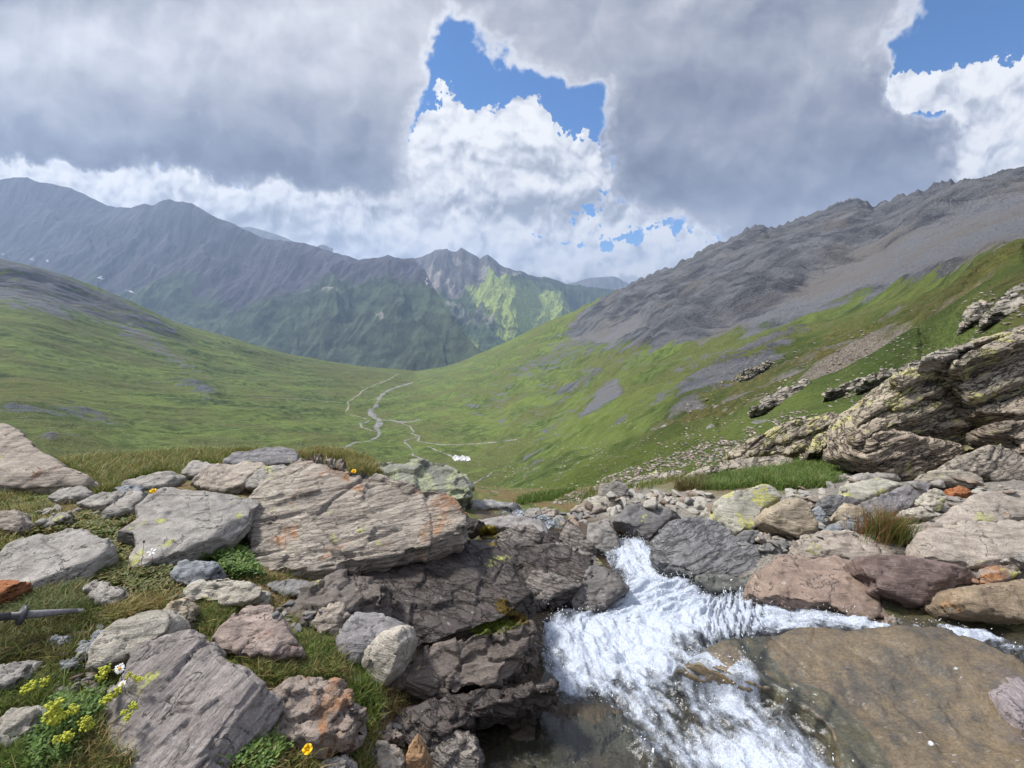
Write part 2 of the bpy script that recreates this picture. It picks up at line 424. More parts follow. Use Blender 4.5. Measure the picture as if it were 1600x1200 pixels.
def rock(name, label, poly, mat, tilt=25, roll=0, bulge=.08, thick=.16, inset=.93, up=.2, sn=None, per=.055, amp=.018,
         rough=1.0, crack=.014, chop=3, plate=1.0, grow=1.03, brk=1.0, cat='rock', group=None, base=None, lift=0.0, jag=.5, voxk=1.45, dist=None, smooth=1, kind=None):
    _rock_i[0] += 1; seed = 100 + _rock_i[0] * 7
    rg = np.random.default_rng(seed)
    poly = np.array(poly, float)
    k = int(np.argmax(poly[:, 1]))
    if base is None:
        low = poly[poly[:, 1] > poly[k, 1] - 8]; base = (low[:, 0].mean(), poly[k, 1])
    p0 = hit_ground(base[0], base[1])[0] if dist is None else at_depth(base[0], base[1], dist)
    p0 = p0 + np.array([0, 0, lift])
    ti, ro = math.radians(tilt), math.radians(roll)
    n = np.array([math.sin(ro), -math.sin(ti) * math.cos(ro), math.cos(ti) * math.cos(ro)])
    # outline, resampled and roughened
    pts = []
    L = np.hypot(*(np.roll(poly, -1, 0) - poly).T).sum()
    for i in range(len(poly)):
        a, b = poly[i], poly[(i + 1) % len(poly)]; l = np.hypot(*(b - a)); q = max(1, int(round(l / L * 44)))
        for j in range(q):
            p = a + (b - a) * j / q
            if j: p = p + rg.normal(size=2) * jag * l / q * .26
            pts.append(p)
    pts = np.array(pts)
    d = rays(pts[:, 0], pts[:, 1]); den = d @ n
    t = (p0 @ n) / np.where(np.abs(den) < 1e-3, -1e-3, den)
    t = np.clip(t, .25 * np.linalg.norm(p0), 3.0 * np.linalg.norm(p0) + 1)
    P = d * t[:, None]
    c = P.mean(0); P = c + (P - c) * grow; size = math.sqrt(max(np.ptp(P[:, 0]), .02) * max(np.ptp(P @ np.array([0, CT, 0])) + np.ptp(P[:, 2]), .02))
    size = float(np.clip(size, .05, 4))
    upv = np.array([0, 1., 0]) - n * n[1]
    if np.linalg.norm(upv) < .3: upv = np.array([0, 0, 1.]) - n * n[2]
    upv /= np.linalg.norm(upv)
    ext = np.ptp(P @ upv)
    m = len(P)
    ja = rg.normal(size=m) * .18; ja = (ja + np.roll(ja, 1) + np.roll(ja, -1)) / 2
    mid = c + upv * ext * up * .5
    sh = -n * bulge * .45
    T1 = c + (P - c) * (.55 + .45 * inset) * .995 + upv * ext * up * .03 + n * (bulge * (.93 + .30 * ja))[:, None] + sh
    T2 = c * .6 + mid * .4 + (P - c) * inset * .93 + n * (bulge * (1 + .2 * ja))[:, None] + sh
    P = P + sh
    back = -n + np.array([0, .25, -.35]); back /= np.linalg.norm(back)
    B1 = c + (P - c) * .97 + back * (thick * .5)
    B2 = c + (P - c) * .80 + back * thick
    V = np.vstack([B2, B1, P, T1, T2]); Fs = []
    for q in range(4):
        for i in range(m):
            j = (i + 1) % m; Fs.append((q * m + i, q * m + j, (q + 1) * m + j, (q + 1) * m + i))
    Fs.append(tuple(range(m))[::-1]); Fs.append(tuple(range(4 * m, 5 * m)))
    dep = np.linalg.norm(c)
    vox = float(np.clip(dep * voxk / 416., max(.0035, size / 260), .2))
    vox = min(vox, max(size / 22, .003))
    V, Q = remesh(V, Fs, vox)
    sn = n + rg.normal(size=3) * .10 if sn is None else np.array(sn, float)
    sn /= np.linalg.norm(sn)
    V = shape_rock(V, Q, size, seed, sn, per, amp, rough, crack, chop, smooth, plate, n, brk)
    me = np_mesh(name, V - p0, Q)
    o = link(name, me, mat, loc=p0)
    if kind: tag(o, kind=kind)
    else: tag(o, label, cat, group)
    return o

def pebble_mesh(seed, flat=.55, n=10, vox=.05):
    """one angular stone about 1 unit long"""
    rg = np.random.default_rng(seed)
    bm = bmesh.new()
    for _ in range(n + 6):
        v = rg.normal(size=3); v /= np.linalg.norm(v); v *= np.array([.55, .42, .42 * flat]) * rg.uniform(.75, 1.1)
        bm.verts.new(v)
    bmesh.ops.convex_hull(bm, input=bm.verts[:])
    bm.verts.index_update()
    V = [v.co[:] for v in bm.verts]; Fs = [[v.index for v in f.verts] for f in bm.faces]; bm.free()
    V, Q = remesh(V, Fs, vox)
    V = shape_rock(V, Q, 1.0, seed, np.array([.2, .1, .97]), .13, .03, .8, .0, 2)
    return np_mesh('stone', V, Q)
# ------------------------------------------------------------------ big slopes: columns of (photo row, distance) knots
def sheet(cols, nr_seg, ncol, x0=None, x1=None, back=True, rows=None):
    """cols {px: [(py, D) near ... crest]} -> grid points, with a slope falling away behind the crest"""
    xs = sorted(cols); K = np.array([[(p[0], math.log(p[1])) for p in cols[x]] for x in xs], float)  # (nx, nk, 2)
    X = np.linspace(xs[0] if x0 is None else x0, xs[-1] if x1 is None else x1, ncol)
    C = pchip(X, xs, K)                                                        # (ncol, nk, 2)
    nk = K.shape[1]
    t = np.concatenate([np.linspace(i, i + 1, nr_seg[i], endpoint=False) for i in range(nk - 1)] + [[nk - 1.0]])
    R = pchip(t, np.arange(nk), np.transpose(C, (1, 0, 2)))                    # (nt, ncol, 2)
    PY = R[..., 0]; D = np.exp(R[..., 1]); PX = np.broadcast_to(X, PY.shape)
    P = at_depth(PX, PY, D)
    return P, PX, PY, t
def skirt(P, n=14, run=.35, fall=.45):
    """the far side of the crest, falling away"""
    c = P[-1]; rows = []
    for i in range(1, n + 1):
        f = (i / n) ** 1.3 * run; q = c * (1 + f); q = q.copy()
        q[:, 2] = c[:, 2] - np.linalg.norm(c[:, :2], axis=1) * f * fall - 0
        rows.append(q)
    return np.concatenate([P, np.array(rows)], 0)

# ---- crest lines read along the skyline
RCREST = [(650,580),(690,574),(720,565),(760,548),(800,530),(850,505),(890,488),(930,470),(960,457),(985,446),(1010,436),(1050,420),(1075,408),(1100,396),(1125,382),(1150,370),(1165,360),(1185,355),(1200,361),(1213,360),(1236,351),(1250,346),(1270,338),(1290,330),(1310,321),(1322,317),(1336,315),(1350,322),(1365,326),(1400,314),(1430,307),(1450,301),(1470,293),(1490,291),(1515,291),(1540,287),(1575,280),(1600,276),(1750,250),(1950,225)]
LCREST = [(-450,300),(-200,355),(0,405),(60,418),(100,430),(150,450),(200,470),(240,488),(270,503),(300,512),(340,522),(400,540),(450,553),(500,562),(560,572),(590,575),(620,577),(650,580)]
def valley_cols():
    c = {}
    c[-450] = [(800,5),(790,30),(770,70),(740,120),(680,240),(600,380),(510,540),(430,680),(360,790),(300,900)]
    c[0]    = [(800,6),(790,40),(755,90),(715,160),(672,260),(620,390),(565,520),(505,660),(455,800),(405,950)]
    c[200]  = [(800,7),(800,45),(775,100),(730,190),(690,300),(648,440),(605,590),(560,760),(515,930),(470,1150)]
    c[400]  = [(800,7),(810,50),(785,110),(740,210),(700,340),(668,490),(637,660),(605,860),(572,1100),(540,1400)]
    c[550]  = [(820,7),(820,50),(790,110),(750,195),(715,320),(688,480),(658,670),(630,890),(602,1180),(570,1650)]
    c[650]  = [(835,7),(835,50),(800,105),(762,180),(730,290),(700,440),(667,640),(637,880),(610,1180),(580,1850)]
    c[750]  = [(830,7),(825,45),(795,95),(765,165),(735,270),(700,420),(662,620),(625,880),(592,1200),(553,1750)]
    c[850]  = [(820,7),(800,24),(775,55),(748,115),(715,230),(675,400),(630,620),(580,900),(543,1180),(505,1500)]
    c[930]  = [(815,7),(790,16),(765,34),(736,72),(700,150),(660,270),(610,460),(565,690),(518,960),(470,1280)]
    c[1000] = [(810,7),(780,12),(758,22),(727,48),(690,98),(650,180),(598,330),(548,530),(495,800),(440,1150)]
    c[1100] = [(800,7),(765,10),(745,15),(712,30),(675,62),(630,125),(578,240),(520,420),(458,680),(396,1000)]
    c[1200] = [(785,6.5),(755,8.5),(733,12),(697,24),(655,48),(605,100),(545,210),(485,380),(423,600),(361,880)]
    c[1350] = [(775,5.8),(745,7.5),(715,10),(668,18),(617,35),(560,75),(500,165),(445,320),(385,510),(322,740)]
    c[1450] = [(765,5.6),(735,6.8),(700,9),(640,14),(575,25),(513,52),(460,115),(405,240),(352,420),(301,650)]
    c[1600] = [(760,5.2),(720,6.2),(670,8),(590,11),(505,19),(440,34),(408,70),(372,170),(325,330),(276,520)]
    c[1950] = [(750,4.2),(700,5),(620,6.3),(520,9),(435,16),(385,28),(350,52),(305,130),(265,260),(225,430)]
    for x in c: pass
    return c
VCOLS = valley_cols()
def crest_fix(PX, PY, t, crest, nk):
    """pull the last rows onto the traced skyline"""
    cx, cy = np.array(crest, float).T
    target = np.interp(PX[-1], cx, cy); d = target - PY[-1]
    return PY + d[None] * sstep(nk - 1.9, nk - 1, t)[:, None]

SCREE = [  # bare rock and scree on the slopes (photo outline), strength
    ([(1600,408),(1560,425),(1500,440),(1420,457),(1330,482),(1250,505),(1190,522),(1130,530),(1075,545),(1010,553),(950,549),(905,540),(885,525),(905,500),(935,476),(985,440),(1200,340),(1340,300),(1600,250),(1950,200),(1950,330)],1.0),
    ([(985,440),(905,500),(830,556),(770,592),(800,604),(900,582),(1010,566),(1085,552),(1080,520)],.46),
    ([(905,660),(915,640),(945,612),(965,606),(975,618),(955,635),(925,655)],1.0),
    ([(860,630),(890,605),(930,590),(945,597),(915,615),(885,630)],.8),
    ([(1010,690),(1060,620),(1130,565),(1230,520),(1290,515),(1240,560),(1180,600),(1100,650),(1040,700),(1000,715)],.55),
    ([(1150,690),(1280,610),(1420,560),(1440,575),(1330,640),(1220,680)],.52),
    ([(-400,300),(0,400),(100,425),(200,470),(280,520),(300,548),(240,530),(150,505),(80,495),(0,480),(-400,420)],.62),
    ([(170,495),(230,515),(290,560),(330,590),(300,580),(240,550),(190,530)],.6),
    ([(345,545),(395,548),(425,572),(400,570),(365,560)],.45),
    ([(255,592),(300,598),(345,620),(330,630),(290,612)],.75),
    ([(70,640),(130,645),(200,668),(190,680),(120,662)],.6),
    ([(60,690),(140,688),(160,700),(80,706)],.6),
    ([(820,600),(870,580),(905,575),(860,597),(815,612)],.6),
    ([(740,740),(800,722),(900,700),(1000,690),(990,720),(900,745),(820,772),(780,775)],.25),
    ([(1030,700),(1110,690),(1150,715),(1100,745),(1000,772),(900,785),(860,780),(940,745)],.36),
    ([(880,780),(960,745),(1060,720),(1160,680),(1260,640),(1340,610),(1420,590),(1440,620),(1340,660),(1250,690),(1150,730),(1050,770)],.34),
    ([(700,620),(900,560),(1060,560),(1250,520),(1420,480),(1600,420),(1600,520),(1420,590),(1200,680),(1000,740),(860,760),(760,720)],.30),
    ([(-300,440),(0,480),(200,500),(400,570),(540,600),(520,660),(300,680),(0,680),(-300,680)],.12),
    ([(380,600),(470,610),(520,640),(440,640)],.2),([(0,640),(60,640),(190,662),(170,672),(60,664),(0,664)],.55),
]
SMOOTH = [[(1080,545),(1140,515),(1200,495),(1260,450),(1330,415),(1420,380),(1500,345),(1600,310),(1950,240),(1950,330),(1600,402),(1420,452),(1300,488),(1190,520)],
          [(905,660),(915,640),(945,612),(965,606),(975,618),(955,635),(925,655)],[(-300,420),(0,455),(120,480),(250,530),(330,590),(240,560),(100,500),(-300,500)],[(880,530),(940,525),(1000,500),(1010,530),(950,550)]]
OLIVE = [([(1100,600),(1250,540),(1420,480),(1560,440),(1600,420),(1700,400),(1700,520),(1500,540),(1350,600),(1200,660),(1050,720),(1000,730)],1.0),
         ([(80,600),(0,590),(-300,560),(-300,680),(0,660),(90,640),(130,625)],.7),([(430,560),(560,570),(650,580),(640,600),(540,600)],.8)]

def hill_material():
    m, t = material('alpine_slope')
    co = t.new('ShaderNodeTexCoord').outputs['Object']
    lg = t.noise(co, .012, 6, .6); md = t.noise(co, .09, 8, .65); fi = t.noise(co, .8, 7, .7); vf = t.noise(co, 5.0, 5, .7)
    layl, layr, side = t.attr('layl', 'Vector'), t.attr('layr', 'Vector'), t.attr('side')
    def two(sc, *a):
        x, y = t.noise(t.scale(layl, sc), *a), t.noise(t.scale(layr, sc), *a)
        return t.m('MULTIPLY_ADD', t.m('SUBTRACT', y, x), side, x)
    stk = two((.014, .075, .075), 1.0, 8, .66, .3)
    g = t.mix(t.rng(md, .36, .64), (.055, .085, .024), (.15, .20, .055))
    pt = two((.006, .02, .02), 1.0, 5, .6, .4)  # lit and shadow patches of the slope, put into the grass tone
    g = t.mix(t.m('MULTIPLY', t.rng(pt, .46, .62), .6), g, (.17, .215, .055))
    g = t.mix(t.m('MULTIPLY', t.rng(pt, .46, .32), .65), g, (.045, .070, .026))
    g = t.mix(t.rng(lg, .42, .64), g, t.mix(t.rng(fi, .35, .65), (.075, .095, .032), (.165, .175, .062)))
    ol = t.mix(t.rng(fi, .35, .65), (.065, .065, .022), (.17, .15, .055))
    g = t.mix(t.m('MULTIPLY', t.attr('olive'), t.rng(md, .35, .6)), g, ol)
    g = t.mix(t.m('MULTIPLY', t.rng(vf, .52, .70), .5), g, (.03, .045, .016))
    r = t.mix(t.rng(stk, .34, .66), (.042, .049, .064), (.140, .146, .162))  # slate crags, toned down further: cloud shade put into the colour
    r = t.mix(t.m('MULTIPLY', t.rng(lg, .5, .7), .32), r, (.16, .135, .110))
    r = t.mix(t.m('MULTIPLY', t.rng(fi, .52, .7), .6), r, (.30, .29, .28))
    r = t.mix(t.m('MULTIPLY', t.rng(fi, .46, .30), .75), r, (.035, .035, .04))
    f = t.m('ADD', t.attr('rock'), t.m('MULTIPLY', t.m('SUBTRACT', stk, .5), 1.5))
    f = t.m('ADD', f, t.m('MULTIPLY', t.m('SUBTRACT', md, .5), .9))
    f = t.rng(f, .38, .56)
    sc = t.mix(t.rng(fi, .3, .7), (.112, .118, .134), (.185, .190, .206)); sc = t.mix(t.m('MULTIPLY', t.rng(lg, .42, .6), .6), sc, (.15, .135, .12))
    sf = t.rng(t.m('ADD', t.attr('scree'), t.m('MULTIPLY', t.m('SUBTRACT', stk, .5), 1.4)), .38, .66)
    r = t.mix(sf, r, sc)
    r = t.mix(t.m('MULTIPLY', t.attr('warm'), .85), r, t.mix(t.rng(vf, .34, .66), (.17, .14, .11), (.40, .35, .29)))
    c = t.mix(f, g, r)
    # loose pale stones lying in the turf
    vo = t.new('ShaderNodeTexVoronoi', {'Vector': co, 'Scale': .36, 'Randomness': 1.0})
    st = t.m('MULTIPLY', t.rng(vo.outputs['Distance'], .20, .13), t.rng(md, .47, .60))
    c = t.mix(t.m('MULTIPLY', st, t.attr('stony')), c, (.36, .35, .33))
    h = t.m('ADD', t.m('MULTIPLY', md, 2.0), t.m('MULTIPLY', stk, 2.2)); h = t.m('ADD', h, t.m('MULTIPLY', fi, .5))
    finish(t, c, .95, h, 1.0, 3.0, .1)
    return m

def build_valley():
    P, PX, PY, t = sheet(VCOLS, [10, 26, 40, 56, 64, 64, 64, 64, 76], 1150)
    nk = 10
    cx = np.concatenate([np.array(LCREST, float), np.array(RCREST[1:], float)])
    PY = crest_fix(PX, PY, t, cx, nk)
    D = P[..., 1]; P = at_depth(PX, PY, D)
    nt = P.shape[0]
    W = P.reshape(-1, 3); dd = D.ravel()
    crest_w = 1 - .75 * sstep(nk - 1.5, nk - 1, t)[:, None].repeat(P.shape[1], 1).ravel()
    near = sstep(6, 30, dd)
    rock = np.zeros(dd.shape); wx = PX.ravel() + 9 * fbm(W * .02, 3, seed=2); wy = PY.ravel() + 9 * fbm(W * .02 + 40, 3, seed=4)
    for poly, s in SCREE: rock = np.maximum(rock, s * soft(wx, wy, poly, 20))
    scree = np.zeros(dd.shape)
    for poly in SMOOTH: scree = np.maximum(scree, soft(wx, wy, poly, 16))
    olive = np.zeros(dd.shape)
    for poly, s in OLIVE: olive = np.maximum(olive, s * soft(wx, wy, poly, 26))
    def unit(a): return a / np.linalg.norm(a)
    ur = unit(at_depth(1500, 291, 600.) - at_depth(985, 446, 1150.)); ul = unit(at_depth(0, 405, 950.) - at_depth(400, 540, 1400.))
    mixr = sstep(560, 760, PX.ravel())[:, None]
    def layf(u):
        a = unit(np.cross(u, [0, 0, 1.])); b = np.cross(a, u)
        return np.stack([W @ u, W @ a, W @ b], -1)
    LL, LR = layf(ul), layf(ur); mr = mixr[:, 0]; near_mix = (mr > 0) & (mr < 1)
    def both(fn):
        out = np.empty(len(W)); a, b = mr < 1, mr > 0
        vl = np.zeros(len(W)); vr = np.zeros(len(W)); vl[a] = fn(LL[a]); vr[b] = fn(LR[b])
        return vl * (1 - mr) + vr * mr
    Z = np.zeros(dd.shape)
    for lam, amp, aniso, sd in ((260, 13, .40, 1), (120, 9.0, .35, 2), (50, 6.2, .38, 3), (22, 3.2, .42, 4), (9, 1.3, .5, 5), (3.5, .34, .7, 6), (1.4, .12, .9, 7)):
        sc3 = np.array([aniso * .8, 1, 1.0]) / lam
        w = sstep(lam * 1.2, lam * 5, dd) if lam > 30 else 1.0
        fade = 1 - sstep(lam * 60, lam * 190, dd)
        n = both(lambda L: fbm(L * sc3, 2, seed=sd * 5))
        rg = both(lambda L: 1 - 2.2 * np.abs(pnoise(L * sc3 * 1.15 + 9, sd)))
        Z += amp * w * fade * crest_w * ((1 - rock) * n * 1.2 + (rock * (1.55 - 1.35 * scree) + .18) * rg * 1.0)
    # tilted rock ribs on the right hand slope
    right = sstep(860, 1050, PX.ravel())
    q = W * np.array([.05, .42, .10]) * (30 / np.clip(dd, 20, 900))[:, None] ** .55
    rib = 1 - 2 * np.abs(pnoise(q, 77)); rib2 = 1 - 2 * np.abs(pnoise(q * 2.3, 78))
    Z += right * sstep(16, 50, dd) * np.clip(dd, 0, 400) ** .75 * .030 * (rib * .7 + rib2 * .4) * (.35 + .65 * sstep(.15, .5, rock + .3 * olive)) * crest_w
    W[:, 2] += Z * near
    # sharper teeth along the right skyline
    P = W.reshape(P.shape)
    top = sstep(nk - 1.25, nk - 1, t)[:, None] * sstep(800, 1100, PX) * D * .017
    e = np.stack([PX / 26., PX * 0, PX * 0], -1).reshape(-1, 3)
    P[..., 2] += (fbm(e, 4, seed=8, ridged=True).reshape(PX.shape) - .55) * top
    P = skirt(P, 14, .4, .30)
    n2 = P.shape[0]
    pad = lambda a: np.concatenate([a.reshape(nt, -1), np.repeat(a.reshape(nt, -1)[-1:], n2 - nt, 0)]).ravel()
    me = np_mesh('hillside', P.reshape(-1, 3), grid_faces(n2, P.shape[1]))
    padv = lambda a: np.concatenate([a.reshape(nt, -1, 3), np.repeat(a.reshape(nt, -1, 3)[-1:], n2 - nt, 0)]).reshape(-1, 3)
    cattr(me, 'layl', padv(LL)); cattr(me, 'layr', padv(LR)); fattr(me, 'side', pad(mr)); fattr(me, 'scree', pad(scree)); fattr(me, 'warm', pad(sstep(140, 30, dd))); fattr(me, 'rock', pad(rock)); fattr(me, 'olive', pad(olive))
    fattr(me, 'stony', pad(sstep(560, 700, PY.ravel()) * (1 - .3 * sstep(300, 0, PX.ravel()))))
    o = link('hillside', me, hill_material()); tag(o, kind='structure')
    return o

# ------------------------------------------------------------------ far ranges
def far_material(name, lowgreen, rockc, meadow=(.13, .19, .045)):  # meadow: brighter grass colour that stands for sunlight on the flank
    m, t = material(name)
    co = t.new('ShaderNodeTexCoord').outputs['Object']
    lg = t.noise(co, .0016, 6, .6); md = t.noise(co, .009, 8, .66); fi = t.noise(co, .05, 6, .7)
    gul = t.noise(t.scale(co, (.016, .0016, .003)), 1.0, 7, .64, .5)
    r = t.mix(t.rng(gul, .34, .66), tuple(np.array(rockc) * .6), tuple(np.array(rockc) * 1.5))
    r = t.mix(t.m('MULTIPLY', t.rng(fi, .5, .7), .5), r, tuple(np.array(rockc) * 1.9))
    g = t.mix(t.rng(md, .36, .64), tuple(np.array(lowgreen) * .6), tuple(np.array(lowgreen) * 1.4))
    f = t.m('ADD', t.attr('green'), t.m('MULTIPLY', t.m('SUBTRACT', gul, .5), 1.6)); f = t.m('ADD', f, t.m('MULTIPLY', t.m('SUBTRACT', md, .5), 1.0))
    c = t.mix(t.rng(f, .40, .62), r, g)
    mf = t.m('ADD', t.attr('meadow'), t.m('MULTIPLY', t.m('SUBTRACT', md, .5), .9))  # sunlight on the flank, put into a brighter grass colour
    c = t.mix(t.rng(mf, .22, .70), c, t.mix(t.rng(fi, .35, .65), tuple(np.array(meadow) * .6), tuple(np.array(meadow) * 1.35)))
    pf = t.m('ADD', t.attr('pale'), t.m('MULTIPLY', t.m('SUBTRACT', md, .5), 1.4))
    c = t.mix(t.m('MULTIPLY', t.rng(pf, .42, .66), .85), c, t.mix(t.rng(gul, .35, .65), (.17, .155, .14), (.36, .33, .30)))
    h = t.m('ADD', t.m('MULTIPLY', gul, 40.), t.m('MULTIPLY', md, 40.)); h = t.m('ADD', h, t.m('MULTIPLY', fi, 12.))
    finish(t, c, .95, h, .8, .7, .05)
    return m

def far_range(name, cols, crest, segs, ncol, seed, relief, mat, green_rows, masks, spur=700., drop=.6):
    P, PX, PY, t = sheet(cols, segs, ncol)
    nk = len(next(iter(cols.values())))
    PY = crest_fix(PX, PY, t, crest, nk)
    D = P[..., 1]; P = at_depth(PX, PY, D); nt = P.shape[0]
    W = P.reshape(-1, 3)
    cw = (1 - .85 * sstep(nk - 1.8, nk - 1, t))[:, None].repeat(P.shape[1], 1).ravel()
    q = W * np.array([1, .28, .5]) / spur
    warp = fbm(W / spur * .9, 3, seed=seed + 3) * .5
    q = q + warp[:, None]
    big = fbm(q, 5, .52, seed=seed, ridged=True)
    fine = fbm(W * np.array([1, .35, .6]) / (spur * .16), 5, .55, seed=seed + 9, ridged=True)
    W[:, 2] += relief * cw * (big - .45) + relief * .07 * (cw * .8 + .2) * (fine - .5)
    W[:, 1] += relief * .5 * cw * (big - .45)
    P = W.reshape(P.shape); P = skirt(P, 8, .25, drop); n2 = P.shape[0]
    pad = lambda a: np.concatenate([a.reshape(nt, -1), np.repeat(a.reshape(nt, -1)[-1:], n2 - nt, 0)]).ravel()
    me = np_mesh(name, P.reshape(-1, 3), grid_faces(n2, P.shape[1]))
    px, py = PX.ravel() + 8 * fbm(W * .004, 3, seed=1), PY.ravel() + 8 * fbm(W * .004 + 9, 3, seed=2)
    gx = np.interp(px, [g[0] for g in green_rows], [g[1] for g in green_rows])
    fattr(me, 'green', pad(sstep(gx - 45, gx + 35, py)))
    for key in ('meadow', 'pale'):  # meadow mask: sunlit patches painted into the slope
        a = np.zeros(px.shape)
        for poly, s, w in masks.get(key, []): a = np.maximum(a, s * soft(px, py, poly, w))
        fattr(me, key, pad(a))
    o = link(name, me, mat); tag(o, kind='structure')
    return o

LSKY = [(-700,330),(-400,270),(-200,262),(-80,268),(0,281),(20,277),(42,276),(60,281),(85,286),(120,297),(150,309),(170,319),(180,321),(205,322),(225,316),(237,320),(255,313),(263,311),(275,314),(300,314),(312,320),(330,333),(350,344),(380,360),(410,370),(440,377),(470,381),(500,388),(530,397),(560,404),(590,402),(606,397),(618,403),(632,405),(645,404),(662,420),(680,455),(700,492),(722,520),(745,545),(765,562),(800,590),(850,620)]
CSKY = [(540,420),(600,412),(632,404),(648,402),(662,399),(680,391),(698,386),(706,391),(713,392),(721,386),(730,391),(742,397),(750,402),(756,398),(762,396),(768,401),(776,407),(790,416),(800,420),(812,422),(824,428),(838,431),(850,431),(865,437),(884,443),(905,446),(930,448),(960,455),(990,462),(1050,478),(1150,500)]
FSKY = [(820,470),(860,452),(884,443),(900,440),(925,434),(940,433),(955,431),(965,434),(975,440),(985,444),(1000,447),(1020,442),(1040,446),(1100,460),(1200,480)]
BSKY = [(330,372),(360,358),(375,355),(392,355),(405,358),(422,362),(440,369),(456,376),(480,384),(520,400)]
def build_ranges():
    lc = {}
    for x in (-700, -300, 0, 200, 400, 550, 640): lc[x] = [(680,2300),(610,2500),(540,2950),(480,3300),(420,3700),(350,4100),(300,4400)]
    for x in (400, 550, 640): lc[x] = [(680,2300),(620,2500),(560,2900),(510,3150),(470,3450),(430,3800),(400,4200)]
    lc[700] = [(680,2300),(640,2450),(600,2600),(570,2750),(545,2900),(520,3050),(492,3200)]
    lc[765] = [(690,2250),(660,2350),(640,2400),(620,2450),(600,2500),(582,2560),(562,2620)]
    lc[850] = [(700,2250),(690,2280),(680,2300),(665,2330),(650,2350),(635,2380),(620,2400)]
    cliffband = [([(330,500),(400,505),(480,512),(560,522),(640,528),(690,540),(690,552),(620,542),(540,536),(450,526),(370,520),(330,514)],.30,12),
                 ([(270,470),(330,495),(372,520),(360,530),(310,500)],.4,8),([(585,485),(596,490),(600,515),(592,520)],.7,3),
                 ([(420,440),(520,450),(545,490),(480,470)],.45,12),([(600,420),(660,415),(700,450),(650,440)],.35,10)]
    lm = {'pale': cliffband}
    far_range('mountain_range', lc, LSKY, [40, 60, 60, 60, 60, 60], 900, 21, 300., far_material('dark_mountain', (.056, .076, .046), (.062, .060, .074)),  # cloud shade on this range is put into its darker colours
              [(-700, 520), (0, 455), (250, 450), (420, 470), (560, 440), (650, 450), (760, 500)], lm, 950.)
    cc = {x: [(640,3300),(600,3600),(550,4100),(505,4500),(470,4900),(435,5300),(405,5700)] for x in (540, 640, 720, 790)}
    cc[850] = [(640,3500),(600,3800),(560,4200),(525,4700),(495,5100),(465,5500),(431,5900)]
    cc[960] = [(640,3700),(600,4000),(570,4500),(540,4900),(510,5300),(485,5800),(455,6200)]
    cc[1150] = [(660,3900),(640,4200),(610,4700),(580,5100),(555,5600),(530,6000),(500,6400)]
    cm = {'meadow': [([(728,432),(760,425),(800,440),(840,440),(880,468),(905,488),(870,500),(820,505),(790,515),(760,500),(770,480),(735,465),(745,450)],.95,18),  # sunlit patches painted into the green of the slope
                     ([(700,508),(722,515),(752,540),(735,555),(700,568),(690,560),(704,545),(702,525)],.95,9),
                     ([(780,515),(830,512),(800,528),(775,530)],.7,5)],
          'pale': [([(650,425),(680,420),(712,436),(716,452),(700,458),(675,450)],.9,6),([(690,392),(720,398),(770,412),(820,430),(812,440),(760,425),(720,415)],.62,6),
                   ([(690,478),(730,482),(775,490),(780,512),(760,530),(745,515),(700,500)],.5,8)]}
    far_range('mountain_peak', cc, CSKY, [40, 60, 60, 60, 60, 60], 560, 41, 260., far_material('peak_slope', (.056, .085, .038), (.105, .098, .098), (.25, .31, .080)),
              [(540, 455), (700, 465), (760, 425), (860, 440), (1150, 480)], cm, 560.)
    fc = {x: [(640,6500),(560,7200),(510,8000),(470,8800),(440,9500)] for x in (820, 1000, 1200)}
    far_range('distant_mountain', fc, FSKY, [20, 30, 40, 40], 260, 61, 240., far_material('distant_slope', (.06, .09, .04), (.12, .115, .11)), [(820, 470), (1200, 470)], {}, 900.)
    bc = {x: [(560,5200),(480,5600),(430,6100),(395,6600),(360,7100)] for x in (330, 430, 520)}
    far_range('distant_mountain', bc, BSKY, [20, 24, 30, 30], 160, 71, 160., far_material('back_slope', (.06, .09, .04), (.12, .12, .12)), [(330, 420), (520, 420)], {}, 700.)
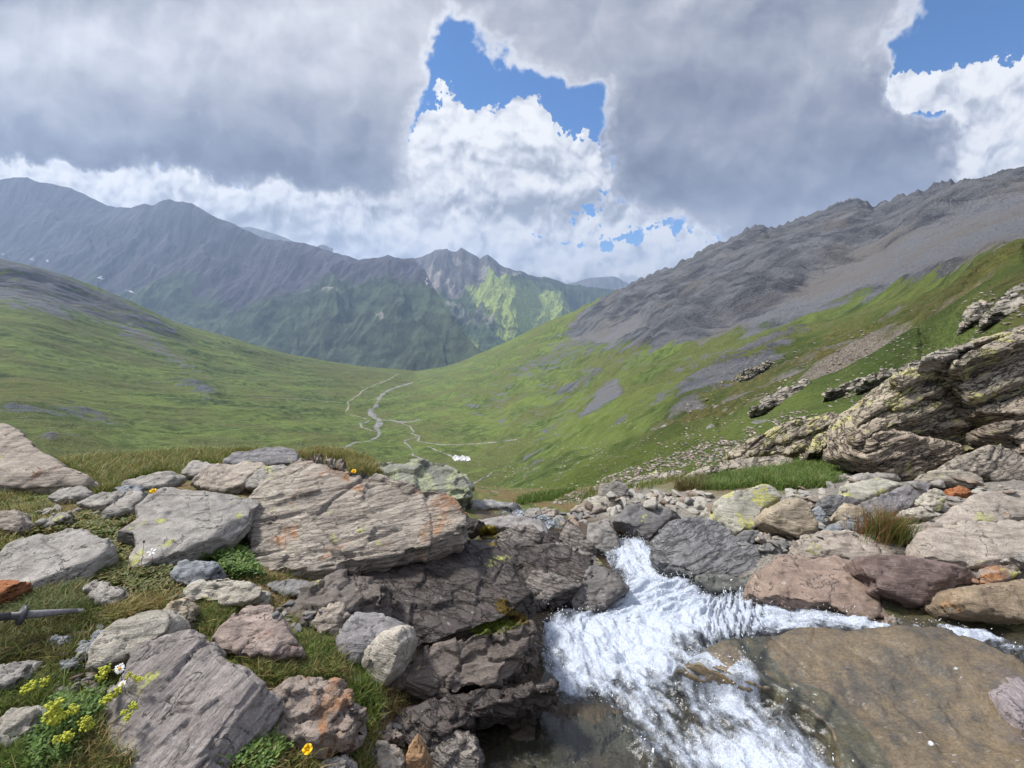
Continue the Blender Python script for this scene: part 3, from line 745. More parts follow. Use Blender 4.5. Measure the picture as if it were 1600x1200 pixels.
# ------------------------------------------------------------------ light, air, sky with clouds, camera
SUN_AZ, SUN_EL = math.radians(-72), math.radians(52)      # azimuth from straight ahead, + to the right
def uv_of(px, py):
    v = (600 - py) / F0; u = (px - 800) / F0; yd = CT + v * ST
    return u / yd, (-ST + v * CT) / yd, 1 / (F0 * yd)
def build_sky():
    w = bpy.data.worlds.new('World'); SC.world = w; w.use_nodes = True
    t = NT(w.node_tree)
    sky = t.new('ShaderNodeTexSky', sky_type='NISHITA', sun_disc=False)
    sky.sun_elevation = SUN_EL; sky.sun_rotation = SUN_AZ; sky.altitude = 2300; sky.air_density = 1.0; sky.dust_density = .4; sky.ozone_density = 5.0
    d = t.new('ShaderNodeTexCoord').outputs['Generated']
    sp = t.new('ShaderNodeSeparateXYZ', {0: d})
    yy = t.m('MAXIMUM', t.m('ABSOLUTE', sp.outputs[1]), .16)
    U = t.m('DIVIDE', sp.outputs[0], yy); V = t.m('DIVIDE', sp.outputs[2], yy)
    P0 = t.new('ShaderNodeCombineXYZ', {0: U, 1: V, 2: 0.0}).outputs[0]
    # billow warp of the plane
    wa = t.new('ShaderNodeTexNoise', {'Vector': P0, 'Scale': 5.5, 'Detail': 5, 'Roughness': .58}, noise_dimensions='2D')
    wb = t.new('ShaderNodeTexNoise', {'Vector': P0, 'Scale': 26, 'Detail': 4, 'Roughness': .6}, noise_dimensions='2D')
    P = t.vm('ADD', P0, t.vm('MULTIPLY', t.vm('SUBTRACT', wa.outputs['Color'], (.5, .5, .5)), (.16, .13, 0)))
    P = t.vm('ADD', P, t.vm('MULTIPLY', t.vm('SUBTRACT', wb.outputs['Color'], (.5, .5, .5)), (.022, .020, 0)))
    PS = t.vm('ADD', P0, t.vm('MULTIPLY', t.vm('SUBTRACT', wa.outputs['Color'], (.5, .5, .5)), (.09, .05, 0)))
    def blobs(lst, P=P):
        acc = 0.0
        for cx, cy, rx, ry, wgt in lst:
            u, v, s = uv_of(cx, cy); a, b = 1 / (rx * s), 1 / (ry * s)
            n = t.new('ShaderNodeVectorMath', operation='MULTIPLY_ADD')
            t.put(n.inputs[0], P); t.put(n.inputs[1], (a, b, 0)); t.put(n.inputs[2], (-u * a, -v * b, 0))
            e = t.m('POWER', .36788, t.vm('DOT_PRODUCT', n.outputs[0], n.outputs[0], out=1))
            acc = t.m('MULTIPLY_ADD', e, wgt, acc)
        return acc
    def n2(P, sc, det, ro=.55, off=0.0, out=0):
        n = t.new('ShaderNodeTexNoise', {}, noise_dimensions='2D')
        t.put(n.inputs['Vector'], P if not off else t.vm('ADD', P, (off, off * .7, 0)))
        for k, v in (('Scale', sc), ('Detail', det), ('Roughness', ro)): t.put(n.inputs[k], v)
        return n.outputs[out]
    def billow(P, sc, seed):
        a = n2(P, sc, 6, .56, seed)
        b = t.m('ABSOLUTE', t.m('SUBTRACT', n2(P, sc * 1.7, 2, .5, seed + 3), .5))
        c = t.m('ABSOLUTE', t.m('SUBTRACT', n2(P, sc * 4.1, 2, .5, seed + 7), .5))
        return t.m('SUBTRACT', a, t.m('ADD', t.m('MULTIPLY', b, .9), t.m('MULTIPLY', c, .55)))
    def tops(P, sc, seed):                      # low rounded heads, used for light and shade
        b = t.m('ABSOLUTE', t.m('SUBTRACT', n2(P, sc, 2, .45, seed), .5))
        c = t.m('ABSOLUTE', t.m('SUBTRACT', n2(P, sc * 2.3, 2, .5, seed + 5), .5))
        return t.m('ADD', t.m('MULTIPLY', b, -1.0), t.m('MULTIPLY', c, -.45))
    PL = t.vm('ADD', P0, (-.010, .022, 0)); PL2 = t.vm('ADD', P0, (-.004, .009, 0))
    # ---- white heaps low in the gap and along the horizon
    HEAP = [(738,206,56,46,1.0),(688,226,44,58,1.0),(790,234,58,54,1.0),(850,252,60,50,1.0),(908,256,40,46,1.0),(740,270,90,60,1.0),(850,284,110,40,1.0),(720,300,70,34,1.0),
            (630,395,110,34,1.0),(720,390,90,26,1.0),(800,396,90,30,1.0),(870,412,80,32,1.0),(940,420,80,30,1.0),(1040,412,56,30,1.0),(1080,425,50,40,1.0),(1000,440,150,26,1.0),
            (540,360,150,50,1.0),(380,340,190,44,1.0),(200,300,220,36,1.0),(30,275,170,30,1.0),(880,353,60,5,.8),(660,348,60,10,.7),(990,350,110,18,.9),
            (1440,132,58,30,1.0),(1500,142,70,22,1.0),(1560,136,66,30,1.0),(1640,128,60,34,1.0),(1600,240,150,60,1.1),(1500,262,60,34,1.0),(1720,200,150,80,1.0)]
    hb = blobs(HEAP)
    bn = billow(P0, 15, 3.0)
    ha = t.rng(t.m('MULTIPLY_ADD', t.m('MULTIPLY', t.m('SUBTRACT', bn, .36), t.m('MULTIPLY', hb, 4.0, clamp=True)), 1.25, hb), .44, .56)
    th = t.m('SUBTRACT', tops(PS, 8.5, 2.), tops(t.vm('ADD', PS, (-.016, .040, 0)), 8.5, 2.))
    th2 = t.m('SUBTRACT', n2(PS, 30, 3, .5), n2(t.vm('ADD', PS, (-.005, .013, 0)), 30, 3, .5))
    lowshade = blobs([(790,322,130,24,.36),(900,318,90,28,.30),(600,415,110,14,.26),(900,446,190,9,.16),(1560,300,160,34,.16),(330,352,210,26,.26),(740,232,70,18,.20),(860,268,90,18,.16),(520,385,150,22,.24),
                      (1500,160,110,9,.12),(820,290,70,24,.08),(560,330,100,24,.08),(200,315,150,20,.14)], PS)
    hv = t.m('SUBTRACT', t.m('MULTIPLY_ADD', th, 1.35, .84), lowshade)
    hv = t.m('MULTIPLY_ADD', th2, .60, hv)
    hv = t.m('MULTIPLY_ADD', t.m('SUBTRACT', n2(P0, 9, 5, .6), .5), .26, hv)
    heap = t.ramp(hv, [(.25, (.34, .37, .43)), (.50, (.52, .55, .62)), (.74, (.80, .82, .87)), (.95, (1.0, 1.0, 1.0))])
    # ---- the large grey sheets overhead, with the openings left in them
    OPEN = [(712,92,40,62,1.0),(760,118,48,46,1.0),(805,150,46,44,1.0),(905,178,48,38,1.0),(845,205,56,36,1.0),(695,190,42,56,1.0),(745,225,80,80,1.0),(835,275,104,80,1.0),(730,320,56,56,.9),(895,290,40,60,.8),
            (800,372,190,42,1.0),(640,385,110,40,1.0),(950,398,150,38,1.0),(1070,402,60,30,1.0),(500,358,150,38,1.0),(370,330,150,28,1.0),(230,298,150,22,1.0),(50,270,150,20,1.0),
            (1510,48,112,70,1.1),(1640,80,120,90,1.2),(1440,120,48,40,1.0),(1490,134,84,30,1.0),(1610,136,90,36,1.0),(1590,245,100,48,1.0),(1670,230,120,70,1.0),(1830,100,220,180,1.5)]
    ob = blobs(OPEN)
    gn = billow(P0, 7, 9.0)
    gf = t.m('MULTIPLY_ADD', t.m('MULTIPLY', t.m('SUBTRACT', gn, .36), t.m('MULTIPLY', ob, 5.0, clamp=True)), -1.0, ob)
    ga = t.rng(gf, .72, .34)
    rim = t.rng(gf, .02, .70)
    tone = blobs([(330,60,320,100,.17),(560,60,140,70,.12),(60,60,160,70,.05),(280,262,330,44,-.20),(520,285,170,40,-.17),(60,200,200,60,-.09),(600,200,70,90,.05),
                  (660,270,40,70,.14),(840,50,140,70,.12),(1000,110,120,70,.02),(1020,290,140,50,-.13),(1200,260,280,80,-.15),(1400,240,140,60,-.10),(1150,90,160,70,-.01),(1330,60,90,80,.04),
                  (1100,345,140,26,.12),(520,325,140,18,.10)], PS)
    sn_ = t.m('MULTIPLY', t.m('SUBTRACT', n2(t.scale(PS, (2.6, 6.0, 1)), 1.0, 6, .56), .5), .50)
    sn_ = t.m('MULTIPLY_ADD', t.m('SUBTRACT', tops(P0, 6., 9.), tops(t.vm('ADD', P0, (-.03, .05, 0)), 6., 9.)), .03, sn_)
    for sc_, k_, of in ((4.5, .58, (-.02, .055, 0)), (11, .26, (-.01, .024, 0))):
        sn_ = t.m('MULTIPLY_ADD', t.m('SUBTRACT', n2(PS, sc_, 4, .5, 4.7), n2(t.vm('ADD', PS, of), sc_, 4, .5, 4.7)), k_, sn_)
    gv = t.m('MULTIPLY_ADD', rim, .42, t.m('ADD', t.m('ADD', .42, t.m('MULTIPLY', tone, 1.2)), sn_))
    grey = t.ramp(gv, [(.10, (.155, .172, .235)), (.30, (.275, .298, .375)), (.50, (.445, .462, .525)), (.76, (.74, .752, .80)), (1.0, (.98, .98, 1.0))])
    cloudy = t.mix(ga, heap, grey)
    ca = t.m('MAXIMUM', ga, ha)
    bg1 = t.new('ShaderNodeBackground', {'Color': t.vm('MULTIPLY', sky.outputs[0], (.42, .80, 1.04)), 'Strength': SKY_STRENGTH})
    bg2 = t.new('ShaderNodeBackground', {'Color': cloudy, 'Strength': t.m('MULTIPLY', CLOUD_STRENGTH, t.rng(sp.outputs[2], .56, .86, 1.0, 2.6))})  # clouds brightened high overhead, out of view, as added soft fill light
    mx = t.new('ShaderNodeMixShader', {0: ca, 1: bg1.outputs[0], 2: bg2.outputs[0]})
    o = t.new('ShaderNodeOutputWorld'); t.L.new(mx.outputs[0], o.inputs['Surface'])
    w.cycles.sampling_method = 'MANUAL'; w.cycles.sample_map_resolution = 512
SKY_STRENGTH = .105
CLOUD_STRENGTH = .71

def build_sun():
    L = bpy.data.lights.new('sun', 'SUN'); L.energy = 4.5; L.angle = math.radians(9); L.color = (1.0, .955, .88)
    o = bpy.data.objects.new('sun', L); COL.objects.link(o)
    v = Vector((math.sin(SUN_AZ) * math.cos(SUN_EL), math.cos(SUN_AZ) * math.cos(SUN_EL), math.sin(SUN_EL)))
    o.rotation_euler = v.to_track_quat('Z', 'Y').to_euler(); o.location = (0, 0, 60)

def build_haze():
    me = bpy.data.meshes.new('haze'); bm = bmesh.new(); bmesh.ops.create_cube(bm, size=1.0); bm.to_mesh(me); bm.free()
    m = bpy.data.materials.new('thin_air'); m.use_nodes = True; t = NT(m.node_tree)
    v = t.new('ShaderNodeVolumePrincipled', {'Color': (.50, .68, 1.0, 1), 'Density': HAZE, 'Anisotropy': .25})
    o = t.new('ShaderNodeOutputMaterial'); t.L.new(v.outputs[0], o.inputs['Volume'])
    h = link('haze', me, m); tag(h, kind='stuff')
    lo, hi = np.array([1e9] * 3), np.array([-1e9] * 3)
    for ob in COL.objects:
        if ob.type == 'MESH' and ob is not h:
            b = np.array([ob.matrix_world @ Vector(c) for c in ob.bound_box]); lo = np.minimum(lo, b.min(0)); hi = np.maximum(hi, b.max(0))
    lo -= np.array([60, 60, 1.0]); hi += np.array([60, 60, 8.0]); hi[2] = max(hi[2], 8)
    h.location = tuple((lo + hi) / 2); h.scale = tuple(hi - lo)
HAZE = 8.5e-5

def build_camera():
    c = bpy.data.cameras.new('camera'); c.sensor_width = 36; c.lens = 36 * F0 / 1600; c.clip_start = .05; c.clip_end = 60000
    o = bpy.data.objects.new('camera', c); COL.objects.link(o); o.rotation_euler = (math.radians(90) - TH, 0, 0)
    SC.camera = o
    SC.view_settings.view_transform = 'Standard'; SC.view_settings.look = 'None'; SC.view_settings.exposure = EXPOSURE; SC.view_settings.gamma = 1
    SC.render.engine = 'CYCLES'; c_ = SC.cycles
    c_.use_denoising = True; c_.max_bounces = 6; c_.diffuse_bounces = 3; c_.glossy_bounces = 2; c_.transmission_bounces = 4; c_.transparent_max_bounces = 12; c_.volume_bounces = 0
    c_.use_adaptive_sampling = True; c_.adaptive_threshold = .006; c_.adaptive_min_samples = 16
    c_.sample_clamp_indirect = 3; c_.sample_clamp_direct = 2.5
EXPOSURE = 0.52
def algae_slab():
    m, t = material('algae_slab')
    co = t.new('ShaderNodeTexCoord').outputs['Object']
    a = t.noise(co, 2.2, 6, .62, .4); b = t.noise(co, 13, 7, .68); c_ = t.noise(co, 95, 4, .72)
    rp = t.noise(t.scale(co, (16, 60, 20), (0, 0, -.75)), 1.0, 5, .62, .5)
    c = t.mix(t.rng(a, .36, .64), (.055, .045, .030), (.125, .088, .042))
    c = t.mix(t.m('MULTIPLY', t.rng(b, .44, .66), .7), c, (.150, .110, .056))
    c = t.mix(t.m('MULTIPLY', t.rng(b, .48, .34), .75), c, (.050, .046, .034))
    c = t.mix(t.m('MULTIPLY', t.rng(a, .56, .68), .55), c, (.105, .085, .075))
    c = t.mix(.8, c, t.mix(t.rng(c_, .30, .68), (.45, .45, .45), (1.35, 1.3, 1.2)), 'MULTIPLY')
    fl = t.m('MULTIPLY', t.rng(rp, .63, .74), t.rng(t.noise(co, 5, 4, .6), .50, .64))
    c = t.mix(fl, c, (.62, .64, .68))
    h = t.m('ADD', t.m('MULTIPLY', rp, 1.0), t.m('MULTIPLY', b, .55))
    p = finish(t, c, .55, h, .6, .012, .5, Coat_Weight=1.0, Coat_Roughness=.13)
    w = t.noise(t.scale(co, (5, 13, 6), (0, 0, -.75)), 1.0, 4, .55, .8)
    bb = t.new('ShaderNodeBump', {'Height': t.m('ADD', w, t.m('MULTIPLY', rp, .35)), 'Strength': .7, 'Distance': .03}); t.L.new(bb.outputs[0], p.inputs['Coat Normal'])
    return m
# ------------------------------------------------------------------ the stones of the foreground, one by one
def build_rocks():
    grey  = rock_mat((.335,.315,.29), .45, 0, .12)
    grey2 = rock_mat((.365,.34,.31), .40, .10, .25)
    mauve = rock_mat((.375,.325,.275), .5, .28, .10)
    pale  = rock_mat((.43,.40,.34), .40, .12, .25, pale=.6)
    rusty = rock_mat((.30,.25,.215), .55, .62, .30, rustcol=(.34,.15,.055))
    tent  = rock_mat((.345,.305,.26), .55, .58, .22, strat=(.15,.12), beds=.25, rustcol=(.36,.17,.07))
    orange= rock_mat((.34,.14,.06), .5, .5, 0, rustcol=(.40,.13,.04))
    bluish= rock_mat((.27,.29,.31), .40, 0, .05)
    slate = rock_mat((.17,.17,.175), .5, .05, .05, .35, strat=(.1,.3), beds=.6, streak=1.15)
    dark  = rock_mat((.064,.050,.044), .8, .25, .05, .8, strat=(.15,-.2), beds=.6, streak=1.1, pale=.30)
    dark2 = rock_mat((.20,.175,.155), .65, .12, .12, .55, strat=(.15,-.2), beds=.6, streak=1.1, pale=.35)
    purple= rock_mat((.165,.115,.10), .6, .30, 0, .5, rustcol=(.20,.09,.05))
    wetred= rock_mat((.26,.19,.15), .45, .25, .08, .45)
    algae = rock_mat((.185,.140,.078), .55, .35, .0, .9, strat=(0,1.2), rustcol=(.20,.12,.035), pale=.18, streak=.8)
    algdk = rock_mat((.055,.042,.026), .6, .30, 0, .8, strat=(0,1.2), rustcol=(.17,.10,.04), pale=.15)
    tan   = rock_mat((.40,.34,.255), .40, .22, .06, rustcol=(.36,.21,.10))
    tanw  = rock_mat((.27,.205,.135), .45, .30, .05, .3, rustcol=(.28,.15,.06))
    cliff = rock_mat((.33,.29,.225), .65, .30, .85, strat=(.3,.45), lichcol=(.44,.43,.15), rustcol=(.30,.16,.075), streak=1.2, scale=.6)
    cliffd= rock_mat((.24,.205,.165), .65, .32, .35, strat=(.3,.45), lichcol=(.40,.40,.16), rustcol=(.27,.14,.07), streak=1.2, scale=.6)
    green = rock_mat((.27,.28,.235), .6, 0, .85, strat=(.3,.4), lichcol=(.36,.40,.22), scale=.7)
    lich  = rock_mat((.42,.405,.34), .35, .05, .75, lichcol=(.46,.46,.10), pale=.6)
    speck = rock_mat((.385,.335,.285), .45, .10, .05, pale=.65)
    orgrey= rock_mat((.36,.315,.27), .45, .55, .10, rustcol=(.42,.19,.06))
    R = rock; st = {}

    # ---- left bank
    R('rock_slab','big pinkish grey slab jutting in from the picture edge beside the golden turf',[(-70,668),(0,670),(15,672),(37,687),(57,700),(75,715),(95,727),(97,736),(125,742),(143,752),(130,760),(95,762),(70,765),(40,768),(20,766),(-70,752)],mauve,tilt=26,bulge=.16,thick=.25,per=.09,amp=.025,base=(60,768),**st)
    R('rock_slab','flat grey slab lying under the tip of the big pinkish slab',[(74,775),(95,765),(130,762),(146,770),(130,779),(85,784)],grey,tilt=12,bulge=.05,thick=.08)
    R('rock_slab','thin grey slab leaning toward the turf below the flat slab by the golden grass',[(120,788),(150,775),(192,769),(187,786),(150,795)],grey,tilt=18,bulge=.04,thick=.08)
    R('rock_slab','dark blue-grey slab wedged behind the leaning slabs on the turf edge',[(176,764),(205,757),(227,764),(217,777),(190,777)],bluish,tilt=20,bulge=.05,thick=.08)
    R('rock_slab','long narrow grey slab at the edge of the golden turf',[(188,758),(220,747),(255,738),(287,742),(262,758),(228,766)],grey,tilt=22,bulge=.05,thick=.09)
    R('rock_slab','pointed grey slab leaning among leafy plants behind the largest flat slab',[(153,810),(180,790),(208,765),(227,772),(222,784),(205,799),(160,812)],grey2,tilt=22,bulge=.05,thick=.09)
    R('rock_slab','large rough flat grey slab with a bevelled far corner, its long side facing the tilted rock',[(212,795),(240,772),(270,765),(290,769),(360,772),(402,776),(388,792),(384,812),(352,840),(300,862),(250,882),(225,892),(204,895),(201,877),(213,858),(210,842),(180,837),(215,815)],grey,tilt=17,bulge=.07,thick=.14,amp=.014,per=.05,rough=.7,base=(240,890))
    R('rock_slab','flat grey slab split by one long dark crack, beside the orange stone',[(-10,880),(0,870),(25,852),(55,845),(92,838),(108,830),(135,829),(147,840),(174,848),(172,862),(150,880),(125,897),(95,908),(62,920),(25,928),(-15,915)],grey,tilt=13,bulge=.06,thick=.12,rough=.7,crack=.02,base=(70,925))
    R('orange_stone','rust orange angular stone at the left edge',[(-60,910),(0,905),(20,902),(45,908),(30,921),(0,940),(-60,945)],orange,tilt=22,bulge=.07,thick=.1,chop=3)
    R('rock','pale rounded stone in the turf at the edge under the big pinkish slab',[(-30,806),(0,806),(15,798),(33,800),(42,818),(30,830),(-30,830)],mauve,tilt=30,bulge=.07,thick=.1)
    R('rock','small flat grey stone in the grass beside the cracked slab',[(63,820),(85,805),(112,802),(101,813),(70,824)],grey2,tilt=18,bulge=.03,thick=.06)
    R('rock','rounded grey stone half sunk in the grass below the cracked slab',[(137,918),(165,910),(180,913),(194,930),(189,941),(170,947),(148,938)],grey2,tilt=32,bulge=.05,thick=.08)
    R('rock','smooth bluish egg-shaped stone in dark leaves under the large flat slab',[(271,897),(285,882),(310,878),(335,884),(342,893),(326,906),(300,915),(278,910)],bluish,tilt=38,bulge=.06,thick=.09,rough=.6)
    R('rock','crusty white-flecked stone below the bluish egg-shaped stone',[(286,932),(300,915),(330,905),(357,902),(395,912),(412,920),(409,934),(385,947),(355,950),(320,942),(295,940)],pale,tilt=32,bulge=.06,thick=.1,amp=.022)
    R('boulder','smooth pale oval boulder leaning on the large cracked slab in the near corner',[(145,1047),(150,1020),(165,995),(190,973),(225,957),(250,953),(269,962),(273,972),(266,991),(240,1010),(205,1032),(175,1044),(155,1052)],pale,tilt=42,bulge=.09,thick=.12,rough=.6,amp=.008,per=.03)
    R('rock','small beige stone tucked behind the pale oval boulder',[(256,954),(270,940),(285,937),(299,948),(300,970),(290,981),(275,980),(269,963)],tan,tilt=45,bulge=.05,thick=.07,rough=.6)
    R('rock_slab','largest near slab, grey and finely ribbed with a diagonal crack, at the bottom edge',[(100,1230),(112,1195),(125,1165),(150,1140),(170,1115),(180,1090),(205,1060),(215,1040),(235,1012),(265,1000),(302,995),(325,1010),(345,1030),(360,1045),(385,1057),(392,1067),(412,1080),(427,1092),(405,1130),(372,1170),(352,1200),(335,1250)],rock_mat((.30,.27,.255),.5,.12,.14,strat=(.2,.9),streak=1.25),tilt=20,bulge=.11,thick=.16,amp=.016,per=.045,crack=.026,base=(330,1235))
    R('rock','knobbly rust and lichen stained rock joined to the largest near slab beside the yellow buttercups',[(405,1128),(420,1085),(433,1070),(470,1070),(515,1082),(530,1095),(558,1098),(559,1110),(546,1125),(556,1140),(540,1150),(500,1161),(440,1157),(418,1150)],rusty,tilt=30,bulge=.09,thick=.14,amp=.03,per=.06,rough=1.6)
    R('rock','rounded grey stone at the left edge under the walking pole',[(-30,1048),(0,1045),(15,1042),(41,1042),(36,1059),(20,1071),(-30,1082)],grey,tilt=32,bulge=.05,thick=.08)
    R('rock','flat pale stone at the left edge beside the yellow-green flowers',[(-40,1140),(0,1130),(25,1112),(58,1107),(63,1120),(51,1141),(20,1160),(-40,1175)],pale,tilt=25,bulge=.05,thick=.08)
    R('rock','narrow green-grey stone lying below the pale oval boulder',[(118,1026),(140,1000),(158,989),(166,997),(150,1013),(126,1032)],bluish,tilt=24,bulge=.03,thick=.06)
    R('rock','small speckled dark stone beside the narrow green-grey stone',[(76,1004),(88,995),(106,996),(108,1006),(92,1012)],bluish,tilt=24,bulge=.025,thick=.05)
    R('rock','small blue-grey stone above the yellow-green flower sprigs',[(88,1040),(100,1030),(118,1028),(121,1038),(106,1047)],bluish,tilt=24,bulge=.025,thick=.05)
    R('rock','reddish topped flat rock in moss between the oval boulder and the white block',[(333,1003),(350,985),(366,968),(387,951),(425,949),(441,965),(451,985),(463,1005),(468,1019),(430,1027),(380,1027),(350,1020)],rock_mat((.32,.255,.225),.45,.5,.2,rustcol=(.30,.12,.075),pale=.55),tilt=26,bulge=.07,thick=.11,rough=.7)
    R('rock_slab','flat grey stone under the overhang of the tilted rock',[(416,912),(440,905),(480,907),(497,918),(492,931),(450,937),(424,927)],rock_mat((.22,.215,.21),.45,0,.3),tilt=20,bulge=.05,thick=.08)
    R('rock','pinkish angular stone beside the mossy gap left of the white block',[(488,974),(498,950),(520,947),(546,957),(552,968),(532,976),(531,991),(525,996),(504,987)],mauve,tilt=34,bulge=.05,thick=.08,chop=2)
    R('rock_slab','smooth grey slab behind the upright white block',[(528,1000),(545,975),(556,962),(601,965),(631,975),(634,986),(602,1001),(577,1022),(550,1032),(533,1022)],rock_mat((.23,.22,.225),.4,.05,.05,.2),tilt=26,bulge=.06,thick=.1,rough=.6)
    R('rock_block','upright white angular block leaning on the dark bedrock',[(569,1031),(585,1000),(598,985),(628,981),(636,1000),(629,1030),(616,1060),(598,1078),(585,1061),(574,1046)],rock_mat((.46,.42,.36),.35,.30,.10,rustcol=(.36,.24,.14),pale=.6),tilt=58,roll=-18,bulge=.10,thick=.12,inset=.62,chop=5,amp=.006)
    R('rock','small purplish stone at the bottom edge left of the orange splinter',[(578,1180),(590,1158),(612,1168),(630,1178),(633,1210),(580,1215)],mauve,tilt=35,bulge=.05,thick=.08,chop=3)
    R('rock_splinter','upright orange-brown splinter of rock at the bottom edge',[(635,1205),(638,1170),(650,1155),(662,1175),(668,1215),(640,1225)],rock_mat((.36,.22,.12),.5,.5,0,rustcol=(.36,.18,.06)),tilt=60,bulge=.04,thick=.06,chop=2,amp=.01)
    R('rock','small brown stone above the orange splinter',[(590,1150),(598,1140),(618,1138),(632,1146),(628,1160),(608,1163)],rusty,tilt=30,bulge=.03,thick=.06)
    R('rock','small grey stone at the bottom edge below the buttercups',[(498,1200),(510,1190),(535,1188),(548,1198),(540,1215),(500,1215)],grey2,tilt=30,bulge=.03,thick=.06)
    R('rock','small tan chip lying on the dark wet bedrock',[(597,942),(607,937),(620,938),(617,947),(605,951)],tan,tilt=30,bulge=.025,thick=.04,lift=.03,chop=2)

    # ---- the tilted outcrop
    R('tilted_rock','broad tilted outcrop of grey-brown rock with orange stains, overhanging a dark hollow',[(386,873),(393,850),(380,832),(390,800),(405,772),(430,740),(467,709),(490,714),(525,731),(550,744),(595,756),(625,771),(650,777),(700,782),(722,795),(729,825),(722,847),(702,848),(682,859),(632,874),(562,889),(512,897),(462,902),(412,894)],tent,tilt=22,bulge=.12,thick=.16,up=.35,amp=.036,per=.13,rough=1.5,crack=.018,plate=.8,chop=4,lift=.05,sn=(-.22,.30,.92),base=(500,897),voxk=1.3)
    R('rock_slab','dark grey angular cap of rock on the crest of the tilted outcrop',[(350,724),(375,710),(405,702),(440,699),(461,705),(466,722),(440,732),(400,730),(365,730)],rock_mat((.24,.235,.24),.5,0,.1),tilt=32,bulge=.08,thick=.16,chop=3,base=(400,740))
    R('rock_slab','long pinkish slab resting on the left shoulder of the tilted outcrop',[(298,750),(318,738),(350,727),(385,726),(416,732),(380,762),(352,770),(320,764)],mauve,tilt=20,bulge=.07,thick=.12,base=(350,770))
    R('rock_slab','pointed lens-shaped slab lying across the end of the long pinkish slab',[(369,756),(385,745),(405,734),(446,729),(448,741),(441,749),(415,762),(390,765),(375,762)],grey2,tilt=26,bulge=.07,thick=.09,base=(400,766),lift=.10)
    R('rock','jagged grey stone at the turf edge left of the long pinkish slab',[(286,742),(302,722),(330,728),(352,730),(322,741),(300,747)],grey2,tilt=34,bulge=.06,thick=.1)
    R('rock','small dark brown stone on top of the tilted outcrop',[(516,743),(530,733),(545,738),(549,746),(525,750)],purple,tilt=40,bulge=.05,thick=.08,lift=.45,dist=None,base=(535,766))
    R('rock','small orange stone beside the dark brown stone on the tilted outcrop',[(530,750),(538,744),(546,747),(543,753),(534,754)],orange,tilt=40,bulge=.03,thick=.05,lift=.42,base=(538,768))
    R('rock','green lichen covered rock beyond the tilted outcrop, above the valley',[(533,708),(560,712),(600,721),(650,731),(700,732),(727,745),(737,765),(740,782),(712,790),(650,784),(610,766),(588,748),(560,741),(538,724)],green,tilt=30,bulge=.30,thick=.5,amp=.07,per=.16,rough=1.5,crack=.03,base=(700,790))
    R('rock_block','dark overhanging block below the nose of the tilted outcrop',[(714,812),(730,807),(756,815),(758,823),(736,840),(721,832)],dark,tilt=52,bulge=.08,thick=.12,base=(735,846),chop=2)

    # ---- dark wet bedrock beside the stream
    kw = dict(crack=.026, rough=1.3)
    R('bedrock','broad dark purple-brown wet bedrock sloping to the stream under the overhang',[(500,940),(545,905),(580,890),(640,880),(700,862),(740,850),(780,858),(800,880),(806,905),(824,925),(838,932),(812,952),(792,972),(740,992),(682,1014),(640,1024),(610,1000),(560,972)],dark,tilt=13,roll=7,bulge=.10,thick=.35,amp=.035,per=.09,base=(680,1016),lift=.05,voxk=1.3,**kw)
    R('bedrock','layered dark ledge of bedrock along the edge of the foaming water',[(592,1085),(612,1062),(640,1028),(700,1014),(742,998),(790,980),(830,978),(840,1010),(832,1042),(782,1068),(740,1078),(690,1090),(650,1104),(625,1106),(604,1095)],rock_mat((.125,.100,.085),.7,.35,.08,.6,strat=(.5,.2),streak=1.2),tilt=36,bulge=.12,thick=.3,amp=.04,per=.07,base=(640,1108),**kw)
    R('bedrock','low dark rock under the layered ledge beside the brown shallows',[(600,1130),(660,1105),(740,1082),(800,1068),(850,1060),(868,1085),(820,1100),(740,1120),(690,1150),(640,1165)],dark,tilt=22,bulge=.06,thick=.2,amp=.03,per=.06,**kw)
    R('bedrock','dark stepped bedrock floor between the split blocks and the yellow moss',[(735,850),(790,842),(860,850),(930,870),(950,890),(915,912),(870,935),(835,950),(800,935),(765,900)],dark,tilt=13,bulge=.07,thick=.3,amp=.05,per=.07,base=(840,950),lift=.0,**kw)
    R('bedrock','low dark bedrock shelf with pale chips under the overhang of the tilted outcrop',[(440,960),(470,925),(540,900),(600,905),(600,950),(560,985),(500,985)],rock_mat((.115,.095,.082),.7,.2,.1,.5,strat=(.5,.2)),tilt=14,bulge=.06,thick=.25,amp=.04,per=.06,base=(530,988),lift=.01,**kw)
    R('bedrock','dark cracked rock at the bottom edge beside the orange splinter',[(655,1215),(670,1165),(710,1140),(745,1150),(752,1190),(740,1225)],dark2,tilt=32,bulge=.09,thick=.16,chop=3)
    R('rock_block','long dark block with a shaded end standing over the wet bedrock near the yellow moss',[(778,834),(800,824),(830,821),(845,835),(842,848),(812,850),(786,844)],dark2,tilt=38,bulge=.08,thick=.14,chop=5,grow=1.13,plate=1.3,crack=.02)
    R('rock_slab','thin grey ledge below the long dark block',[(762,850),(785,842),(820,848),(851,855),(850,866),(820,868),(793,864)],dark2,tilt=24,bulge=.05,thick=.12,grow=1.13,plate=1.3,crack=.02,chop=5)
    R('rock_block','grey wet block split from its neighbours by narrow dark joints',[(848,882),(852,870),(872,864),(901,869),(916,886),(902,903),(880,906),(857,894)],dark2,tilt=32,bulge=.09,thick=.16,chop=5,grow=1.13,plate=1.3,crack=.02)
    R('rock_block','big dark wedge of bedrock with a shadowed undercut above the foam',[(813,926),(834,895),(858,893),(880,905),(906,910),(902,919),(872,932),(850,947),(825,943)],dark2,tilt=36,bulge=.10,thick=.18,chop=5,grow=1.13,plate=1.3,crack=.02)
